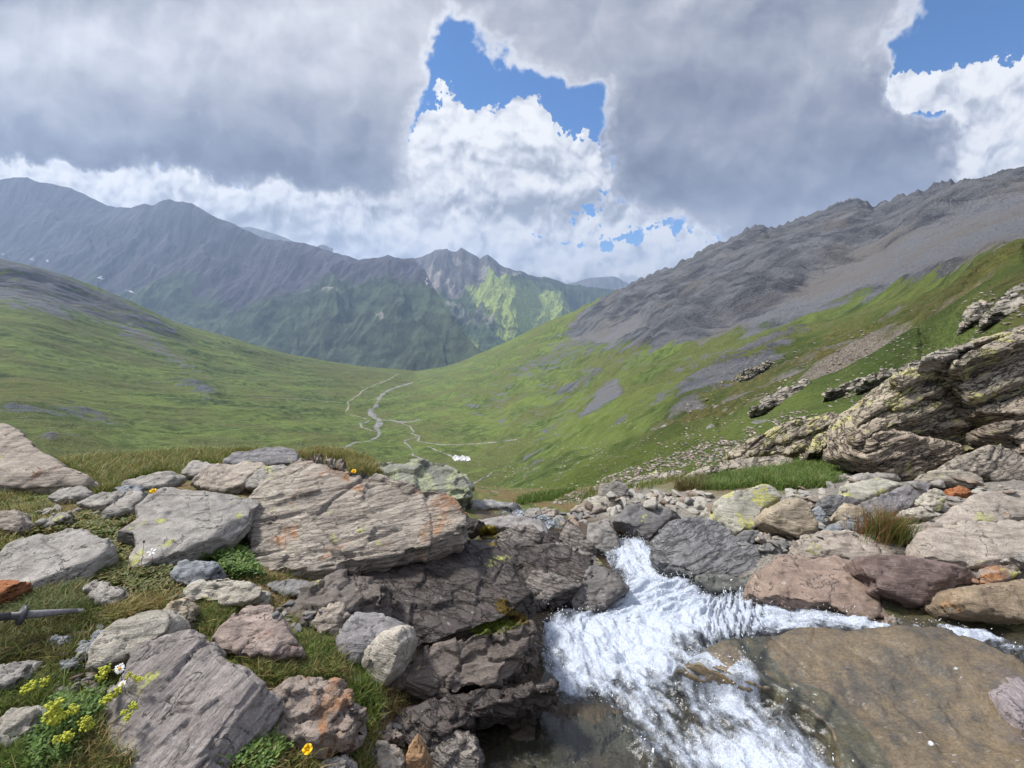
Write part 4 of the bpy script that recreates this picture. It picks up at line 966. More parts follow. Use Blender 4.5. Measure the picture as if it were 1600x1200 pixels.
    R('rock_block','pale topped wet block left of the dark wedge',[(777,902),(804,880),(831,877),(837,890),(822,917),(805,922),(785,912)],dark2,tilt=30,bulge=.08,thick=.16,chop=5,grow=1.13,plate=1.3,crack=.02)
    R('rock_block','rounded wet black-brown block jutting into the foam',[(888,932),(904,905),(930,887),(961,899),(979,910),(977,923),(956,937),(941,952),(920,958),(897,948)],rock_mat((.13,.118,.11),.7,.10,.10,.85,strat=(.5,.2)),tilt=34,bulge=.12,thick=.2,chop=5,grow=1.13,plate=1.3,crack=.02)
    R('rock_slab','flat wet slab between the split blocks and the outflow',[(848,866),(870,847),(900,859),(927,868),(938,881),(915,885),(884,873)],dark2,tilt=24,bulge=.06,thick=.15,grow=1.13,plate=1.3,crack=.02,chop=5)
    R('rock_slab','steep striped slab leaning toward the outflow channel',[(876,842),(890,818),(907,833),(927,854),(928,864),(895,857)],dark2,tilt=40,bulge=.06,thick=.14,grow=1.13,plate=1.3,crack=.02,chop=5)
    R('rock_block','grey wedge with a straight wet edge standing at the narrow outflow',[(920,845),(923,820),(950,814),(963,839),(969,864),(946,868),(925,858)],rock_mat((.24,.225,.21),.5,.05,.05,.3),tilt=44,bulge=.09,thick=.18,chop=5,grow=1.13,plate=1.3,crack=.02)
    R('rock','small dark stone wedged at the head of the split bedrock',[(842,847),(860,831),(882,840),(892,853),(870,853)],dark,tilt=34,bulge=.06,thick=.1,grow=1.13,plate=1.3,crack=.02,chop=5)
    R('rock_slab','long pale wet slab between the two strips of white water',[(742,812),(790,807),(850,814),(864,826),(845,836),(790,826),(760,824)],rock_mat((.27,.25,.24),.4,.08,.05,.4),tilt=14,bulge=.06,thick=.16)
    R('rock_slab','low grey slab at the lip where the stream drops from sight',[(720,786),(760,781),(817,787),(803,794),(728,797)],rock_mat((.25,.245,.24),.4,0,.1,.3),tilt=14,bulge=.06,thick=.2)
    R('rock','flat brown stone beside the upper strip of white water',[(838,802),(850,795),(873,797),(872,806),(855,810)],mauve,tilt=26,bulge=.05,thick=.1)
    R('rock','grey stone at the bend between the two strips of white water',[(815,805),(826,796),(842,794),(846,803),(832,810)],grey,tilt=26,bulge=.05,thick=.1)

    # ---- right bank, near the water
    R('rock_slab','large wavy blue-black slate slab dipping into the white water',[(1018,842),(1035,825),(1060,815),(1095,807),(1120,818),(1140,830),(1170,855),(1200,862),(1227,868),(1212,882),(1192,893),(1182,903),(1165,909),(1120,905),(1080,899),(1048,882),(1024,862)],slate,tilt=22,bulge=.10,thick=.3,amp=.03,per=.08,crack=.02,base=(1130,906),rough=1.3)
    R('rock_slab','dark undercut slate layer below the wavy slab',[(1090,903),(1150,902),(1192,893),(1207,906),(1190,920),(1160,930),(1112,920)],rock_mat((.13,.135,.12),.5,.15,0,.7),tilt=34,bulge=.06,thick=.2)
    R('rock_block','dark grey overhanging block at the head of the rapid',[(958,812),(975,797),(995,789),(1022,788),(1050,799),(1068,807),(1040,820),(1022,836),(1011,845),(995,834),(972,820)],rock_mat((.155,.15,.15),.55,.05,.05,.3),tilt=30,bulge=.12,thick=.2,base=(1010,846))
    R('rock_slab','long pale ribbed slab lying along the bank behind the brown wet rock',[(1234,852),(1260,842),(1330,835),(1381,837),(1392,850),(1402,858),(1418,871),(1400,880),(1340,880),(1290,874),(1265,880),(1245,867)],speck,tilt=20,bulge=.10,thick=.16,amp=.022)
    R('rock','broad wet reddish brown rock sloping into the stream',[(1173,918),(1185,895),(1207,876),(1246,867),(1264,878),(1300,874),(1341,884),(1352,905),(1362,930),(1378,952),(1392,975),(1340,968),(1290,953),(1240,944),(1200,932)],wetred,tilt=20,bulge=.10,thick=.25,base=(1300,968))
    R('boulder','dark purple boulder overhanging the black pool',[(1334,877),(1350,871),(1420,874),(1480,884),(1520,894),(1527,905),(1490,916),(1476,931),(1466,946),(1440,950),(1415,944),(1385,932),(1360,922),(1357,906),(1339,891)],purple,tilt=44,bulge=.14,thick=.24,inset=.78,base=(1420,956),rough=1.2)
    R('boulder','smooth tan boulder at the water line on the right edge',[(1473,944),(1485,924),(1510,917),(1560,911),(1600,904),(1670,898),(1680,980),(1600,978),(1530,968),(1490,961)],tanw,tilt=42,bulge=.16,thick=.24,inset=.78,rough=.8,base=(1560,982))
    R('rock_slab','big speckled pink-grey slab with an oval pale spot, behind the purple boulder',[(1429,842),(1435,831),(1470,827),(1520,824),(1600,822),(1680,824),(1680,892),(1600,882),(1540,892),(1480,886),(1440,878),(1427,862)],speck,tilt=24,bulge=.12,thick=.2,rough=.8,base=(1520,890))
    R('rock_slab','orange stained slab at the right edge above the speckled slab',[(1466,822),(1480,799),(1510,779),(1540,771),(1600,769),(1680,766),(1680,814),(1600,817),(1540,825),(1500,828),(1473,830)],orgrey,tilt=26,bulge=.12,thick=.2,base=(1520,830))
    R('rock_block','grey slate prism with a rust red upper edge',[(1340,787),(1400,765),(1440,750),(1453,758),(1451,771),(1436,787),(1420,799),(1380,807),(1348,806)],rock_mat((.255,.245,.25),.4,.34,.05,strat=(0,.5),rustcol=(.36,.15,.07)),tilt=46,roll=4,bulge=.10,thick=.18,inset=.8,chop=2)
    R('rock_slab','flat slab crusted with yellow lichen',[(1303,772),(1320,760),(1360,751),(1411,749),(1417,757),(1390,767),(1345,784),(1318,780)],lich,tilt=20,bulge=.08,thick=.12)
    R('rock_slab','smooth pale slab behind the yellow lichen slab',[(1316,759),(1335,740),(1370,739),(1401,742),(1409,749),(1360,753),(1330,759)],grey2,tilt=28,bulge=.08,thick=.12)
    R('boulder','pale brown boulder at the foot of the layered cliff',[(1428,752),(1440,741),(1465,739),(1490,736),(1520,744),(1532,757),(1510,765),(1480,760),(1450,754)],rock_mat((.36,.32,.26),.5,.2,.2),tilt=38,bulge=.14,thick=.2)
    R('boulder','big pale boulder with a lichen spotted flat top, left of the tan boulder',[(1119,786),(1128,777),(1165,766),(1192,759),(1208,764),(1221,785),(1206,791),(1191,801),(1180,826),(1171,837),(1145,837),(1127,816),(1119,801)],lich,tilt=40,bulge=.18,thick=.3,inset=.8,up=.45,amp=.012,rough=.8)
    R('boulder','golden tan triangular boulder on the stony bank',[(1192,809),(1205,795),(1240,777),(1256,788),(1269,810),(1276,829),(1261,839),(1240,840),(1210,827),(1194,816)],tan,tilt=54,bulge=.16,thick=.22,inset=.72,amp=.014,per=.035)
    R('rock','dark grey blocky stone between the tan boulder and the slate prism',[(1280,794),(1290,776),(1320,779),(1342,785),(1337,797),(1305,807),(1289,805)],slate,tilt=40,bulge=.10,thick=.14,chop=3)
    R('rock','reddish flat stone behind the dark grey blocky stone',[(1248,784),(1265,774),(1291,774),(1286,789),(1265,797)],mauve,tilt=30,bulge=.06,thick=.1)
    R('rock','pale tan jagged stone below the dark grey blocky stone',[(1299,812),(1320,789),(1346,798),(1352,806),(1325,814),(1307,817)],tan,tilt=40,bulge=.07,thick=.1,chop=3)
    R('rock','flat blue-grey stone between the tan boulder and the long ribbed slab',[(1274,839),(1285,827),(1305,819),(1319,825),(1316,834),(1290,842)],bluish,tilt=28,bulge=.06,thick=.1,chop=2)
    R('rock','round topped white stone below the slate prism',[(1408,807),(1420,794),(1440,789),(1456,797),(1456,811),(1430,815)],pale,tilt=42,bulge=.08,thick=.12)
    R('rock','brown and white stone next to the red-tipped grass tuft',[(1399,840),(1410,824),(1440,819),(1471,825),(1466,834),(1435,837),(1429,852),(1405,849)],speck,tilt=36,bulge=.08,thick=.12)
    R('rock','upright pale slab stone between the slate prism and the orange slab',[(1435,785),(1450,767),(1468,764),(1477,780),(1466,799),(1450,797)],pale,tilt=48,bulge=.07,thick=.1)
    R('rock','flat bright orange stone in front of the layered cliff',[(1480,765),(1500,760),(1518,768),(1511,775),(1490,774)],orange,tilt=26,bulge=.05,thick=.08)
    R('rock','small bluish stone touching the tan boulder',[(1267,799),(1280,792),(1290,805),(1286,819),(1270,814)],bluish,tilt=40,bulge=.05,thick=.08,chop=2)
    R('rock','layered blue-black stone under the pale tan jagged stone',[(1313,824),(1325,812),(1351,809),(1364,815),(1361,832),(1330,832)],slate,tilt=32,bulge=.06,thick=.12)
    R('rock','low grey stone in front of the tan boulder',[(1181,862),(1190,850),(1231,846),(1237,853),(1221,864),(1195,865)],rock_mat((.22,.22,.215),.4,0,.05),tilt=30,bulge=.06,thick=.1,chop=2)
    R('rock','dark wedge stone under the big pale boulder',[(1146,844),(1160,832),(1186,832),(1184,847),(1160,855)],rock_mat((.20,.20,.20),.4,.1,0),tilt=34,bulge=.06,thick=.1,chop=2)
    R('rock','pinkish stone between the big pale boulder and the tan boulder',[(1181,844),(1190,832),(1203,838),(1198,849)],mauve,tilt=38,bulge=.05,thick=.08,chop=2)
    R('rock','reddish brown stone between the purple boulder and the tan water-line boulder',[(1523,907),(1540,889),(1580,881),(1598,885),(1591,897),(1560,912),(1530,914)],rusty,tilt=36,bulge=.08,thick=.12)
    R('rock','grey wedge stone on the speckled slab at the right edge',[(1568,872),(1590,864),(1640,866),(1640,885),(1595,884)],grey,tilt=34,bulge=.06,thick=.1,lift=.05)
    R('rock','pale block at the upper corner of the wavy slate slab',[(1093,807),(1105,796),(1121,795),(1124,813),(1110,820)],pale,tilt=40,bulge=.07,thick=.1,chop=3)
    R('rock','small rounded pink stone on the wavy slate slab',[(1120,823),(1128,818),(1136,821),(1135,829),(1125,831)],mauve,tilt=40,bulge=.04,thick=.06)
    R('rock','small grey capstone resting on the boulder behind the rapid',[(1030,786),(1038,779),(1056,777),(1062,784),(1050,791),(1036,791)],pale,tilt=34,bulge=.06,thick=.1,chop=3)
    R('rock','squat square grey rock at the head of the stony bank',[(936,780),(939,757),(965,753),(980,759),(982,775),(968,783)],rock_mat((.27,.25,.225),.45,.05,.1),tilt=56,bulge=.14,thick=.25,chop=4)
    R('rock','flat brown rock among rubble between the square rock and the dark block',[(890,800),(905,789),(940,787),(952,796),(925,806)],mauve,tilt=24,bulge=.07,thick=.12)
    R('rock_slab','long pale stone lying in the rubble above the dark block',[(905,786),(930,777),(968,779),(972,789),(940,795)],pale,tilt=26,bulge=.08,thick=.12)
    R('rock','rust flecked stone at the foot of the dark block',[(956,826),(966,819),(980,824),(982,833),(966,837)],rusty,tilt=34,bulge=.06,thick=.1)
    R('rock','grey-brown stone on the stream bed at the edge of the brown shallows',[(1373,973),(1395,963),(1412,970),(1408,982),(1388,985)],rusty,tilt=24,bulge=.04,thick=.1)

    # ---- the great slab under the running water
    R('stream_slab','huge smooth ochre-brown slab under a thin film of running water',[(1060,1040),(1090,1022),(1150,1003),(1200,993),(1280,979),(1350,990),(1380,992),(1440,988),(1480,990),(1530,1000),(1600,1038),(1680,1080),(1700,1290),(1330,1290),(1300,1190),(1285,1150),(1240,1115),(1190,1085),(1120,1062)],algae_slab(),tilt=2,roll=-6,bulge=.10,thick=.4,inset=.72,up=.1,amp=.012,per=.08,rough=1.9,crack=.005,chop=0,base=(1300,1150),lift=.045,jag=.3)
    R('stream_slab','grey ribbed ledge rising from the ochre slab at the right edge',[(1530,1070),(1560,1062),(1620,1070),(1690,1100),(1690,1180),(1600,1150),(1560,1120)],rock_mat((.27,.23,.235),.45,.05,0,.8,strat=(0,1.2)),tilt=10,bulge=.09,thick=.18,amp=.012,base=(1600,1150),lift=.10)
    R('stream_bed_rock','brown rock under the shallow water at the bottom edge',[(735,1150),(780,1110),(850,1085),(920,1092),(970,1120),(1010,1180),(1020,1280),(720,1280)],algdk,tilt=6,bulge=.05,thick=.2,amp=.025,per=.05,rough=1.9,base=(880,1200),lift=-.06)
def build_cliff():
    cliff = rock_mat((.38,.33,.25), .6, .30, .85, strat=(-.15,.39),beds=1.0, lichcol=(.44,.43,.15), rustcol=(.30,.16,.075), streak=1.2, scale=.6)
    cliffd= rock_mat((.36,.30,.235), .6, .32, .35, strat=(-.15,.39),beds=1.0, lichcol=(.40,.40,.16), rustcol=(.27,.14,.07), streak=1.2, scale=.6)
    R = rock; k = dict(sn=(-.38,-.15,.90), rough=1.2, crack=.04, cat='cliff', voxk=1.05, plate=.30, chop=0, brk=.28)
    R('cliff_block','overhanging lower block of the layered cliff with a black gap beneath',[(1345,705),(1352,685),(1375,671),(1425,681),(1487,696),(1490,711),(1473,733),(1450,739),(1412,747),(1375,734),(1354,717)],cliffd,tilt=76,bulge=.16,thick=.7,per=.17,amp=.10,dist=5.3,base=(1420,747),**k)
    R('cliff_block','tilted shoulder of thin stacked slabs on the upper left of the layered cliff',[(1333,690),(1330,668),(1350,640),(1385,616),(1422,583),(1450,575),(1485,572),(1500,597),(1520,625),(1530,650),(1548,664),(1546,688),(1500,700),(1425,684),(1375,690)],cliff,tilt=66,bulge=.18,thick=.9,per=.15,amp=.15,dist=5.75,base=(1430,690),**k)
    R('cliff_block','tall yellow lichened buttress of the layered cliff at the right edge',[(1478,582),(1484,550),(1500,540),(1525,537),(1560,524),(1600,508),(1700,480),(1720,690),(1600,690),(1552,668),(1527,650),(1516,626),(1495,598)],cliff,tilt=72,bulge=.18,thick=1.0,per=.19,amp=.15,dist=5.5,base=(1590,690),**k)
    R('cliff_block','pale fallen block leaning at the right edge below the yellow buttress',[(1543,664),(1600,659),(1690,664),(1690,726),(1600,724),(1578,712),(1586,696),(1558,681)],cliffd,tilt=56,bulge=.22,thick=.35,per=.14,amp=.03,dist=4.9,base=(1610,724),**k)
    R('cliff_block','stacked grey stones at the foot of the cliff by the right edge',[(1472,740),(1495,716),(1530,704),(1560,704),(1600,719),(1660,719),(1660,770),(1590,768),(1550,760),(1525,748)],rock_mat((.34,.30,.25),.5,.15,.1,strat=(-.1,.2),beds=.7),tilt=40,bulge=.22,thick=.35,per=.12,amp=.045,dist=4.6,base=(1560,768),**k)
    R('rock_ledge','long tilted ledge of layered rock left of the cliff, shadowed along its foot',[(1140,714),(1152,703),(1165,690),(1200,675),(1250,660),(1290,653),(1343,645),(1348,668),(1320,682),(1280,692),(1250,707),(1200,714),(1160,719)],cliff,tilt=44,bulge=.22,thick=.6,per=.16,amp=.13,dist=8.2,base=(1220,716),**dict(k,cat='ledge'))
    R('rock_ledge','low flat ledge between the bright grass and the long tilted ledge',[(1055,757),(1090,738),(1130,727),(1180,716),(1240,719),(1248,727),(1220,737),(1150,738),(1100,746),(1070,760)],rock_mat((.36,.32,.26),.5,.15,.35,scale=.7,strat=(-.1,.25),beds=.8),tilt=18,bulge=.14,thick=.3,per=.13,amp=.09,base=(1110,748),**dict(k,cat='ledge'))
    R('rock_ledge','stepped slabs of pale rock running up from the ledge toward the cliff',[(1270,690),(1300,672),(1345,655),(1365,660),(1345,690),(1300,708),(1262,712)],cliff,tilt=34,bulge=.22,thick=.4,per=.13,amp=.11,dist=7.0,base=(1300,710),**dict(k,cat='ledge'))
    R('rock_ledge','long broken band of low slabs left of the bright grass',[(905,786),(940,770),(985,754),(1050,738),(1075,742),(1050,757),(1000,768),(950,780)],rock_mat((.38,.34,.29),.5,.1,.2,scale=.6,strat=(-.1,.25),beds=.8),tilt=16,bulge=.15,thick=.4,per=.13,amp=.10,dist=7.2,base=(960,784),**dict(k,cat='ledge'))

def build_plates(C):
    """thin broken beds standing proud of the cliff and the slope, each set where it juts out"""
    cl = rock_mat((.38,.33,.255), .6, .25, .8, strat=(-.15,.39),beds=1.0, lichcol=(.44,.43,.15), rustcol=(.30,.16,.075), streak=1.2, scale=.7)
    cd = rock_mat((.38,.32,.25), .6, .35, .4, strat=(-.15,.39),beds=1.0, lichcol=(.42,.42,.16), rustcol=(.28,.15,.07), streak=1.2, scale=.7)
    sl = rock_mat((.36,.33,.28), .65, .12, .45, strat=(-.15,.39),beds=1.0, streak=1.2, scale=.12)
    A = [([(1350,662),(1400,640),(1450,626),(1472,632),(1440,652),(1390,670)],cl,'long thin bed jutting from the middle of the cliff shoulder'),
         ([(1383,634),(1430,606),(1480,588),(1494,600),(1450,620),(1410,642)],cl,'upper thin bed on the cliff shoulder under its crest'),
         ([(1415,670),(1480,648),(1526,650),(1521,664),(1470,678)],cd,'dark bed shading the lower block of the cliff'),
         ([(1488,562),(1530,545),(1590,518),(1630,516),(1602,540),(1540,560),(1500,575)],cl,'lichened bed along the top of the yellow buttress'),
         ([(1498,602),(1560,580),(1620,558),(1650,572),(1585,600),(1520,620)],cl,'broad bed across the middle of the yellow buttress'),
         ([(1522,643),(1580,626),(1660,604),(1660,626),(1592,648)],cd,'lower bed across the yellow buttress'),
         ([(1393,592),(1430,575),(1472,571),(1457,586),(1410,604)],cl,'crest bed at the very top of the cliff shoulder'),
         ([(1326,680),(1370,655),(1388,660),(1362,682),(1340,694)],cd,'short bed at the left foot of the cliff shoulder'),
         ([(1180,690),(1240,668),(1300,655),(1310,662),(1250,682),(1195,700)],cl,'thin bed on top of the long tilted ledge')]
    for p, m, lab in A:
        cx, cy = np.mean(p, 0); h = C.px(cx, cy)
        if h is None: continue
        rock('rock_ledge', lab, p, m, tilt=38, roll=-14, bulge=.07, thick=.22, per=.06, amp=.03, rough=1.0, crack=.02, chop=0, plate=.8, brk=.4, cat='ledge', dist=h[0][1] - .06, base=(cx, cy), voxk=1.15, jag=1.0)
    B = [([(1292,614),(1310,601),(1350,592),(1362,598),(1325,612)],'lowest dark ledge of the broken ridge on the slope left of the cliff'),
         ([(1345,600),(1365,586),(1402,574),(1412,580),(1375,598)],'middle ledge of the broken ridge on the slope left of the cliff'),
         ([(1400,584),(1415,570),(1445,560),(1448,568),(1425,580)],'highest ledge of the broken ridge on the slope left of the cliff'),
         ([(1512,500),(1516,480),(1540,470),(1556,478),(1545,496)],'dark crag with a square face on the slope above the cliff'),
         ([(1545,492),(1560,470),(1590,458),(1620,452),(1612,475),(1580,492)],'larger crag at the right edge above the square-faced crag'),
         ([(1565,462),(1590,446),(1640,430),(1650,440),(1610,455)],'uppermost thin crag at the right edge of the slope'),
         ([(1440,560),(1470,548),(1520,538),(1510,548),(1465,562)],'flat ledge in the turf just above the cliff crest'),
         ([(1170,640),(1210,618),(1260,598),(1265,606),(1215,632)],'slanting rock rib in the slope above the long tilted ledge'),
         ([(1100,620),(1150,588),(1200,566),(1206,574),(1155,604)],'long rock rib on the mid slope under the scree')]
    for p, lab in B:
        cx, cy = np.mean(p, 0); h = C.px(cx, cy)
        if h is None: continue
        D = h[0][1]
        rock('rock_ledge', lab, p, sl, tilt=36, roll=-12, bulge=.012 * D, thick=.05 * D, per=.010 * D, amp=.006 * D, rough=1.6, crack=.004 * D, chop=0, plate=1.4, brk=.5, cat='crag', dist=D - .02 * D, base=(cx, cy), voxk=1.1, jag=1.3)
# ------------------------------------------------------------------ the torrent
WC = [(760,798,-2.985),(730,800,-3.02),(820,802,-2.90),(865,816,-2.74),(962,832,-2.60),(985,845,-2.52),(985,862,-2.42),(960,872,-2.40),(1010,880,-2.36),(1000,905,-2.27),(1070,915,-2.22),(960,925,-2.22),
      (930,960,-2.13),(860,975,-2.10),(1000,950,-2.12),(1080,950,-2.10),(1150,945,-2.06),(1230,950,-2.00),(1310,968,-1.93),(1380,983,-1.885),(1450,985,-1.875),(1540,995,-1.87),(1620,1010,-1.86),(1700,1040,-1.85),(1480,965,-1.89),(1600,975,-1.88),
      (860,1030,-2.07),(950,1010,-2.07),(1030,1010,-2.02),(1110,1010,-1.94),(880,1075,-2.03),(980,1075,-2.00),(1090,1060,-1.935),(1180,1085,-1.865),(840,1120,-1.98),(760,1160,-1.97),(930,1120,-1.97),
      (1000,1150,-1.93),(1100,1130,-1.885),(1230,1130,-1.83),(1100,1190,-1.87),(1200,1180,-1.83),(1290,1190,-1.80),(1000,1250,-1.90),(1300,1300,-1.78),(800,1250,-1.95)]
_wp = np.array([w[:2] for w in WC], float); _wz = np.array([w[2] for w in WC])
_wd = rays(_wp[:, 0], _wp[:, 1]); _wP = _wd * (_wz / _wd[:, 2])[:, None]
WFIT = tps_fit(_wP[:, :2], _wz, .004)
WATER_PX = [(952,826),(985,828),(1012,846),(1038,870),(1090,905),(1122,914),(1176,920),(1242,938),(1302,955),(1372,970),(1430,962),(1500,955),(1620,965),(1760,1000),(1760,1090),(1640,1075),(1560,1035),(1490,1010),(1440,1004),(1380,1004),(1290,1000),(1240,1016),(1205,1030),(1190,1048),(1220,1075),(1295,1108),(1350,1150),(1395,1210),(1430,1320),(730,1320),(725,1190),(760,1130),(800,1085),(845,1065),(845,1000),(820,965),(845,945),(890,945),(930,945),(970,912),(950,880),(940,860)]
UPPER_PX = [(716,800),(745,788),(792,790),(834,796),(874,811),(882,824),(850,826),(800,812),(755,808),(720,808)]
FOAM_PX = [(955,830),(985,831),(1006,848),(1032,872),(1085,912),(1125,932),(1180,915),(1238,936),(1312,956),(1374,980),(1342,990),(1272,983),(1202,994),(1142,1012),(1110,1030),(1100,1045),(1140,1062),(1200,1088),(1255,1122),(1292,1165),(1320,1240),(1090,1240),(1010,1200),(985,1142),(932,1094),(872,1084),(850,1030),(836,968),(870,956),(930,953),(965,932),(982,908),(953,885),(943,868)]
def build_water(C):
    P0 = []
    allp = np.array(WATER_PX, float)
    dr = rays(allp[:, 0], allp[:, 1]); B = dr * (-2.0 / dr[:, 2])[:, None]
    x0, x1, y0, y1 = B[:, 0].min() - .2, B[:, 0].max() + .1, 1.0, 4.1
    h = .0065
    xs = np.arange(x0, x1, h); ys = np.arange(y0, y1, h)
    Y, X = np.meshgrid(ys, xs, indexing='ij'); Z = tps(WFIT, X, Y)
    P = np.stack([X.ravel(), Y.ravel(), Z.ravel()], -1)
    px, py = to_px(P)
    keep = inpoly(px, py, WATER_PX)
    idx = np.where(keep)[0]; mp = -np.ones(len(P), int); mp[idx] = np.arange(len(idx))
    F = grid_faces(len(ys), len(xs)); F = F[keep[F].all(1)]; F = mp[F]
    P = P[idx]; px, py = px[idx], py[idx]
    # the upper strip lies further off: its own finer patch joined to the same sheet
    dr = rays(*np.array(UPPER_PX, float).T); B = dr * (-2.9 / dr[:, 2])[:, None]
    xs = np.arange(B[:, 0].min() - .2, B[:, 0].max() + .3, .011); ys = np.arange(3.9, 6.4, .011)
    Y, X = np.meshgrid(ys, xs, indexing='ij'); Z = tps(WFIT, X, Y)
    Q = np.stack([X.ravel(), Y.ravel(), Z.ravel()], -1); qx, qy = to_px(Q); k = inpoly(qx, qy, UPPER_PX)
    idx = np.where(k)[0]; mp = -np.ones(len(Q), int); mp[idx] = np.arange(len(idx)) + len(P)
    G = grid_faces(len(ys), len(xs)); G = mp[G[k[G].all(1)]]
    P = np.vstack([P, Q[idx]]); F = np.vstack([F, G]); px = np.concatenate([px, qx[idx]]); py = np.concatenate([py, qy[idx]])
    # the sheet climbs over the edge of the great slab
    zn = np.where((px > 1040) & (px < 1440) & (py > 975) & (P[:, 1] < 4))[0]
    for i in zn:
        hh = C.down(P[i, 0], P[i, 1], -1.2)
        if hh and hh[2].startswith('stream_slab'): P[i, 2] = max(P[i, 2], hh[0][2] + .005)
    zz = lap(P, F, 10, .5)[:, 2]; wz = sstep(1030, 1070, px) * (P[:, 1] < 3.9); P[:, 2] = P[:, 2] * (1 - wz) + zz * wz
    # flow direction, upstream to downstream
    def flow(a, b):
        pa, pb = hit_ground([a[0], b[0]], [a[1], b[1]]); d = (pb - pa)[:2]; return d / np.linalg.norm(d)
    f1 = flow((1250, 1180), (1010, 990)); f2 = flow((1500, 990), (1120, 960)); f3 = flow((1030, 960), (975, 850))
    w2 = sstep(1090, 1200, px) * sstep(1045, 1000, py); w3 = sstep(975, 900, py) * (1 - w2)
    d = f1 * (1 - w2 - w3)[:, None] + f2 * w2[:, None] + f3 * w3[:, None]; d /= np.linalg.norm(d, axis=1, keepdims=True)
    s = P[:, 0] * d[:, 0] + P[:, 1] * d[:, 1]; n = -P[:, 0] * d[:, 1] + P[:, 1] * d[:, 0]
    SN = np.stack([s, n, P[:, 2] * 0], -1)
    wx = px + 16 * fbm(P * 6, 3, seed=4) + 8 * fbm(P * 22, 3, seed=5); wy = py + 16 * fbm(P * 6 + 7, 3, seed=6) + 8 * fbm(P * 22 + 3, 3, seed=7)
    core = np.maximum(soft(wx, wy, FOAM_PX, 26), soft(wx, wy, UPPER_PX, 5) * .9)
    core = np.maximum(core, 1.0 * sstep(16, 4, pdist(wx, wy, [(1340, 978), (1440, 986), (1500, 990), (1550, 1002), (1600, 1022)], False)))
    def gs(cx, cy, rx, ry): return np.exp(-((px - cx) / rx) ** 2 - ((py - cy) / ry) ** 2)
    dens = .36 + .55 * gs(960, 1000, 110, 60) + .55 * gs(1010, 890, 60, 60) + .45 * gs(1080, 950, 80, 40) + .35 * gs(1200, 955, 90, 25) + .35 * gs(1180, 1190, 80, 40) + .2 * gs(1120, 1100, 60, 40) + .4 * gs(1330, 975, 70, 14) + .35 * gs(1470, 990, 110, 14) \
        - .22 * gs(1050, 1190, 40, 50) - .25 * gs(1060, 885, 40, 14) - .22 * gs(1110, 1000, 50, 14) - .15 * gs(1000, 1120, 70, 40) - .16 * gs(1180, 1115, 40, 30)
    streak = fbm(SN * np.array([6, 12, 1]) + .5 * fbm(SN * 4, 2, seed=9)[:, None], 5, .6, seed=21) * .8 + fbm(SN * np.array([20, 34, 1]), 3, .55, seed=23) * .32
    foam = np.clip(core * (dens + 0.80 * streak + .14 + .75 * fbm(SN * np.array([2.6, 6, 1]), 3, seed=41)) - .06 * (1 - core), 0, 1.15)
    # heave, chop and standing waves
    Z = .075 * core * fbm(SN * np.array([3.2, 6, 1]), 3, seed=31) + .042 * core * (fbm(SN * np.array([4.2, 5.5, 1]) + .3 * fbm(SN * 5, 2, seed=8)[:, None], 5, .55, seed=32, ridged=True) - .5) \
        + 0.006 * core * fbm(SN * np.array([30, 52, 1]), 3, .6, seed=33) + .006 * core * fbm(P * 95, 2, .6, seed=34) + .006 * fbm(SN * np.array([9, 16, 1]), 3, seed=35) + .012 * foam * core
    Z += .06 * gs(1090, 905, 26, 22) + .05 * gs(1000, 920, 40, 14) - .05 * gs(1060, 890, 40, 14) + .05 * gs(1180, 930, 50, 12) + .04 * gs(890, 965, 40, 12) + .03 * gs(1000, 850, 30, 20)
    P[:, 2] += Z
    me = np_mesh('stream', P, F)
    fattr(me, 'foam', foam)
    cattr(me, 'flow', np.stack([s, n, s * 0], -1))
    m, t = material('torrent')
    co = t.new('ShaderNodeTexCoord').outputs['Object']; fl = t.attr('flow', 'Vector')
    a = t.noise(t.scale(fl, (22, 40, 1)), 1.0, 5, .6); b = t.noise(co, 150, 4, .7); g = t.noise(co, 38, 5, .6)
    f = t.m('ADD', t.attr('foam'), t.m('MULTIPLY', t.m('SUBTRACT', a, .5), .6))
    f = t.m('ADD', f, t.m('MULTIPLY', t.m('SUBTRACT', b, .5), .4))
    f = t.m('MULTIPLY', t.rng(f, .22, .86), .96)
    bump = t.new('ShaderNodeBump', {'Height': t.m('ADD', t.m('ADD', a, t.m('MULTIPLY', b, .6)), g), 'Strength': .6, 'Distance': .012})
    wb = t.new('ShaderNodeBump', {'Height': t.m('ADD', g, t.m('MULTIPLY', a, .7)), 'Strength': .5, 'Distance': .012})
    foamc = t.mix(t.rng(b, .3, .7), (.30, .35, .44), (.54, .585, .66))
    fb = t.new('ShaderNodeBsdfPrincipled', {'Base Color': foamc, 'Roughness': .45, 'Specular IOR Level': .5}); t.L.new(bump.outputs[0], fb.inputs['Normal'])
    tr = t.new('ShaderNodeBsdfTransparent', {'Color': (.80, .86, .82, 1)})
    gl = t.new('ShaderNodeBsdfGlossy', {'Color': (.95, .97, 1, 1), 'Roughness': .22}); t.L.new(wb.outputs[0], gl.inputs['Normal'])
    fr = t.new('ShaderNodeFresnel', {'IOR': 1.33}); t.L.new(wb.outputs[0], fr.inputs['Normal'])
    ws = t.new('ShaderNodeMixShader', {0: t.m('ADD', t.m('MULTIPLY', fr.outputs[0], .9), .03), 1: tr.outputs[0], 2: gl.outputs[0]})
    mx = t.new('ShaderNodeMixShader', {0: f, 1: ws.outputs[0], 2: fb.outputs[0]})
    o = t.new('ShaderNodeOutputMaterial'); t.L.new(mx.outputs[0], o.inputs['Surface'])
    ob = link('stream', me, m); tag(ob, kind='structure')
    # ---- thrown drops
    rg = np.random.default_rng(5)
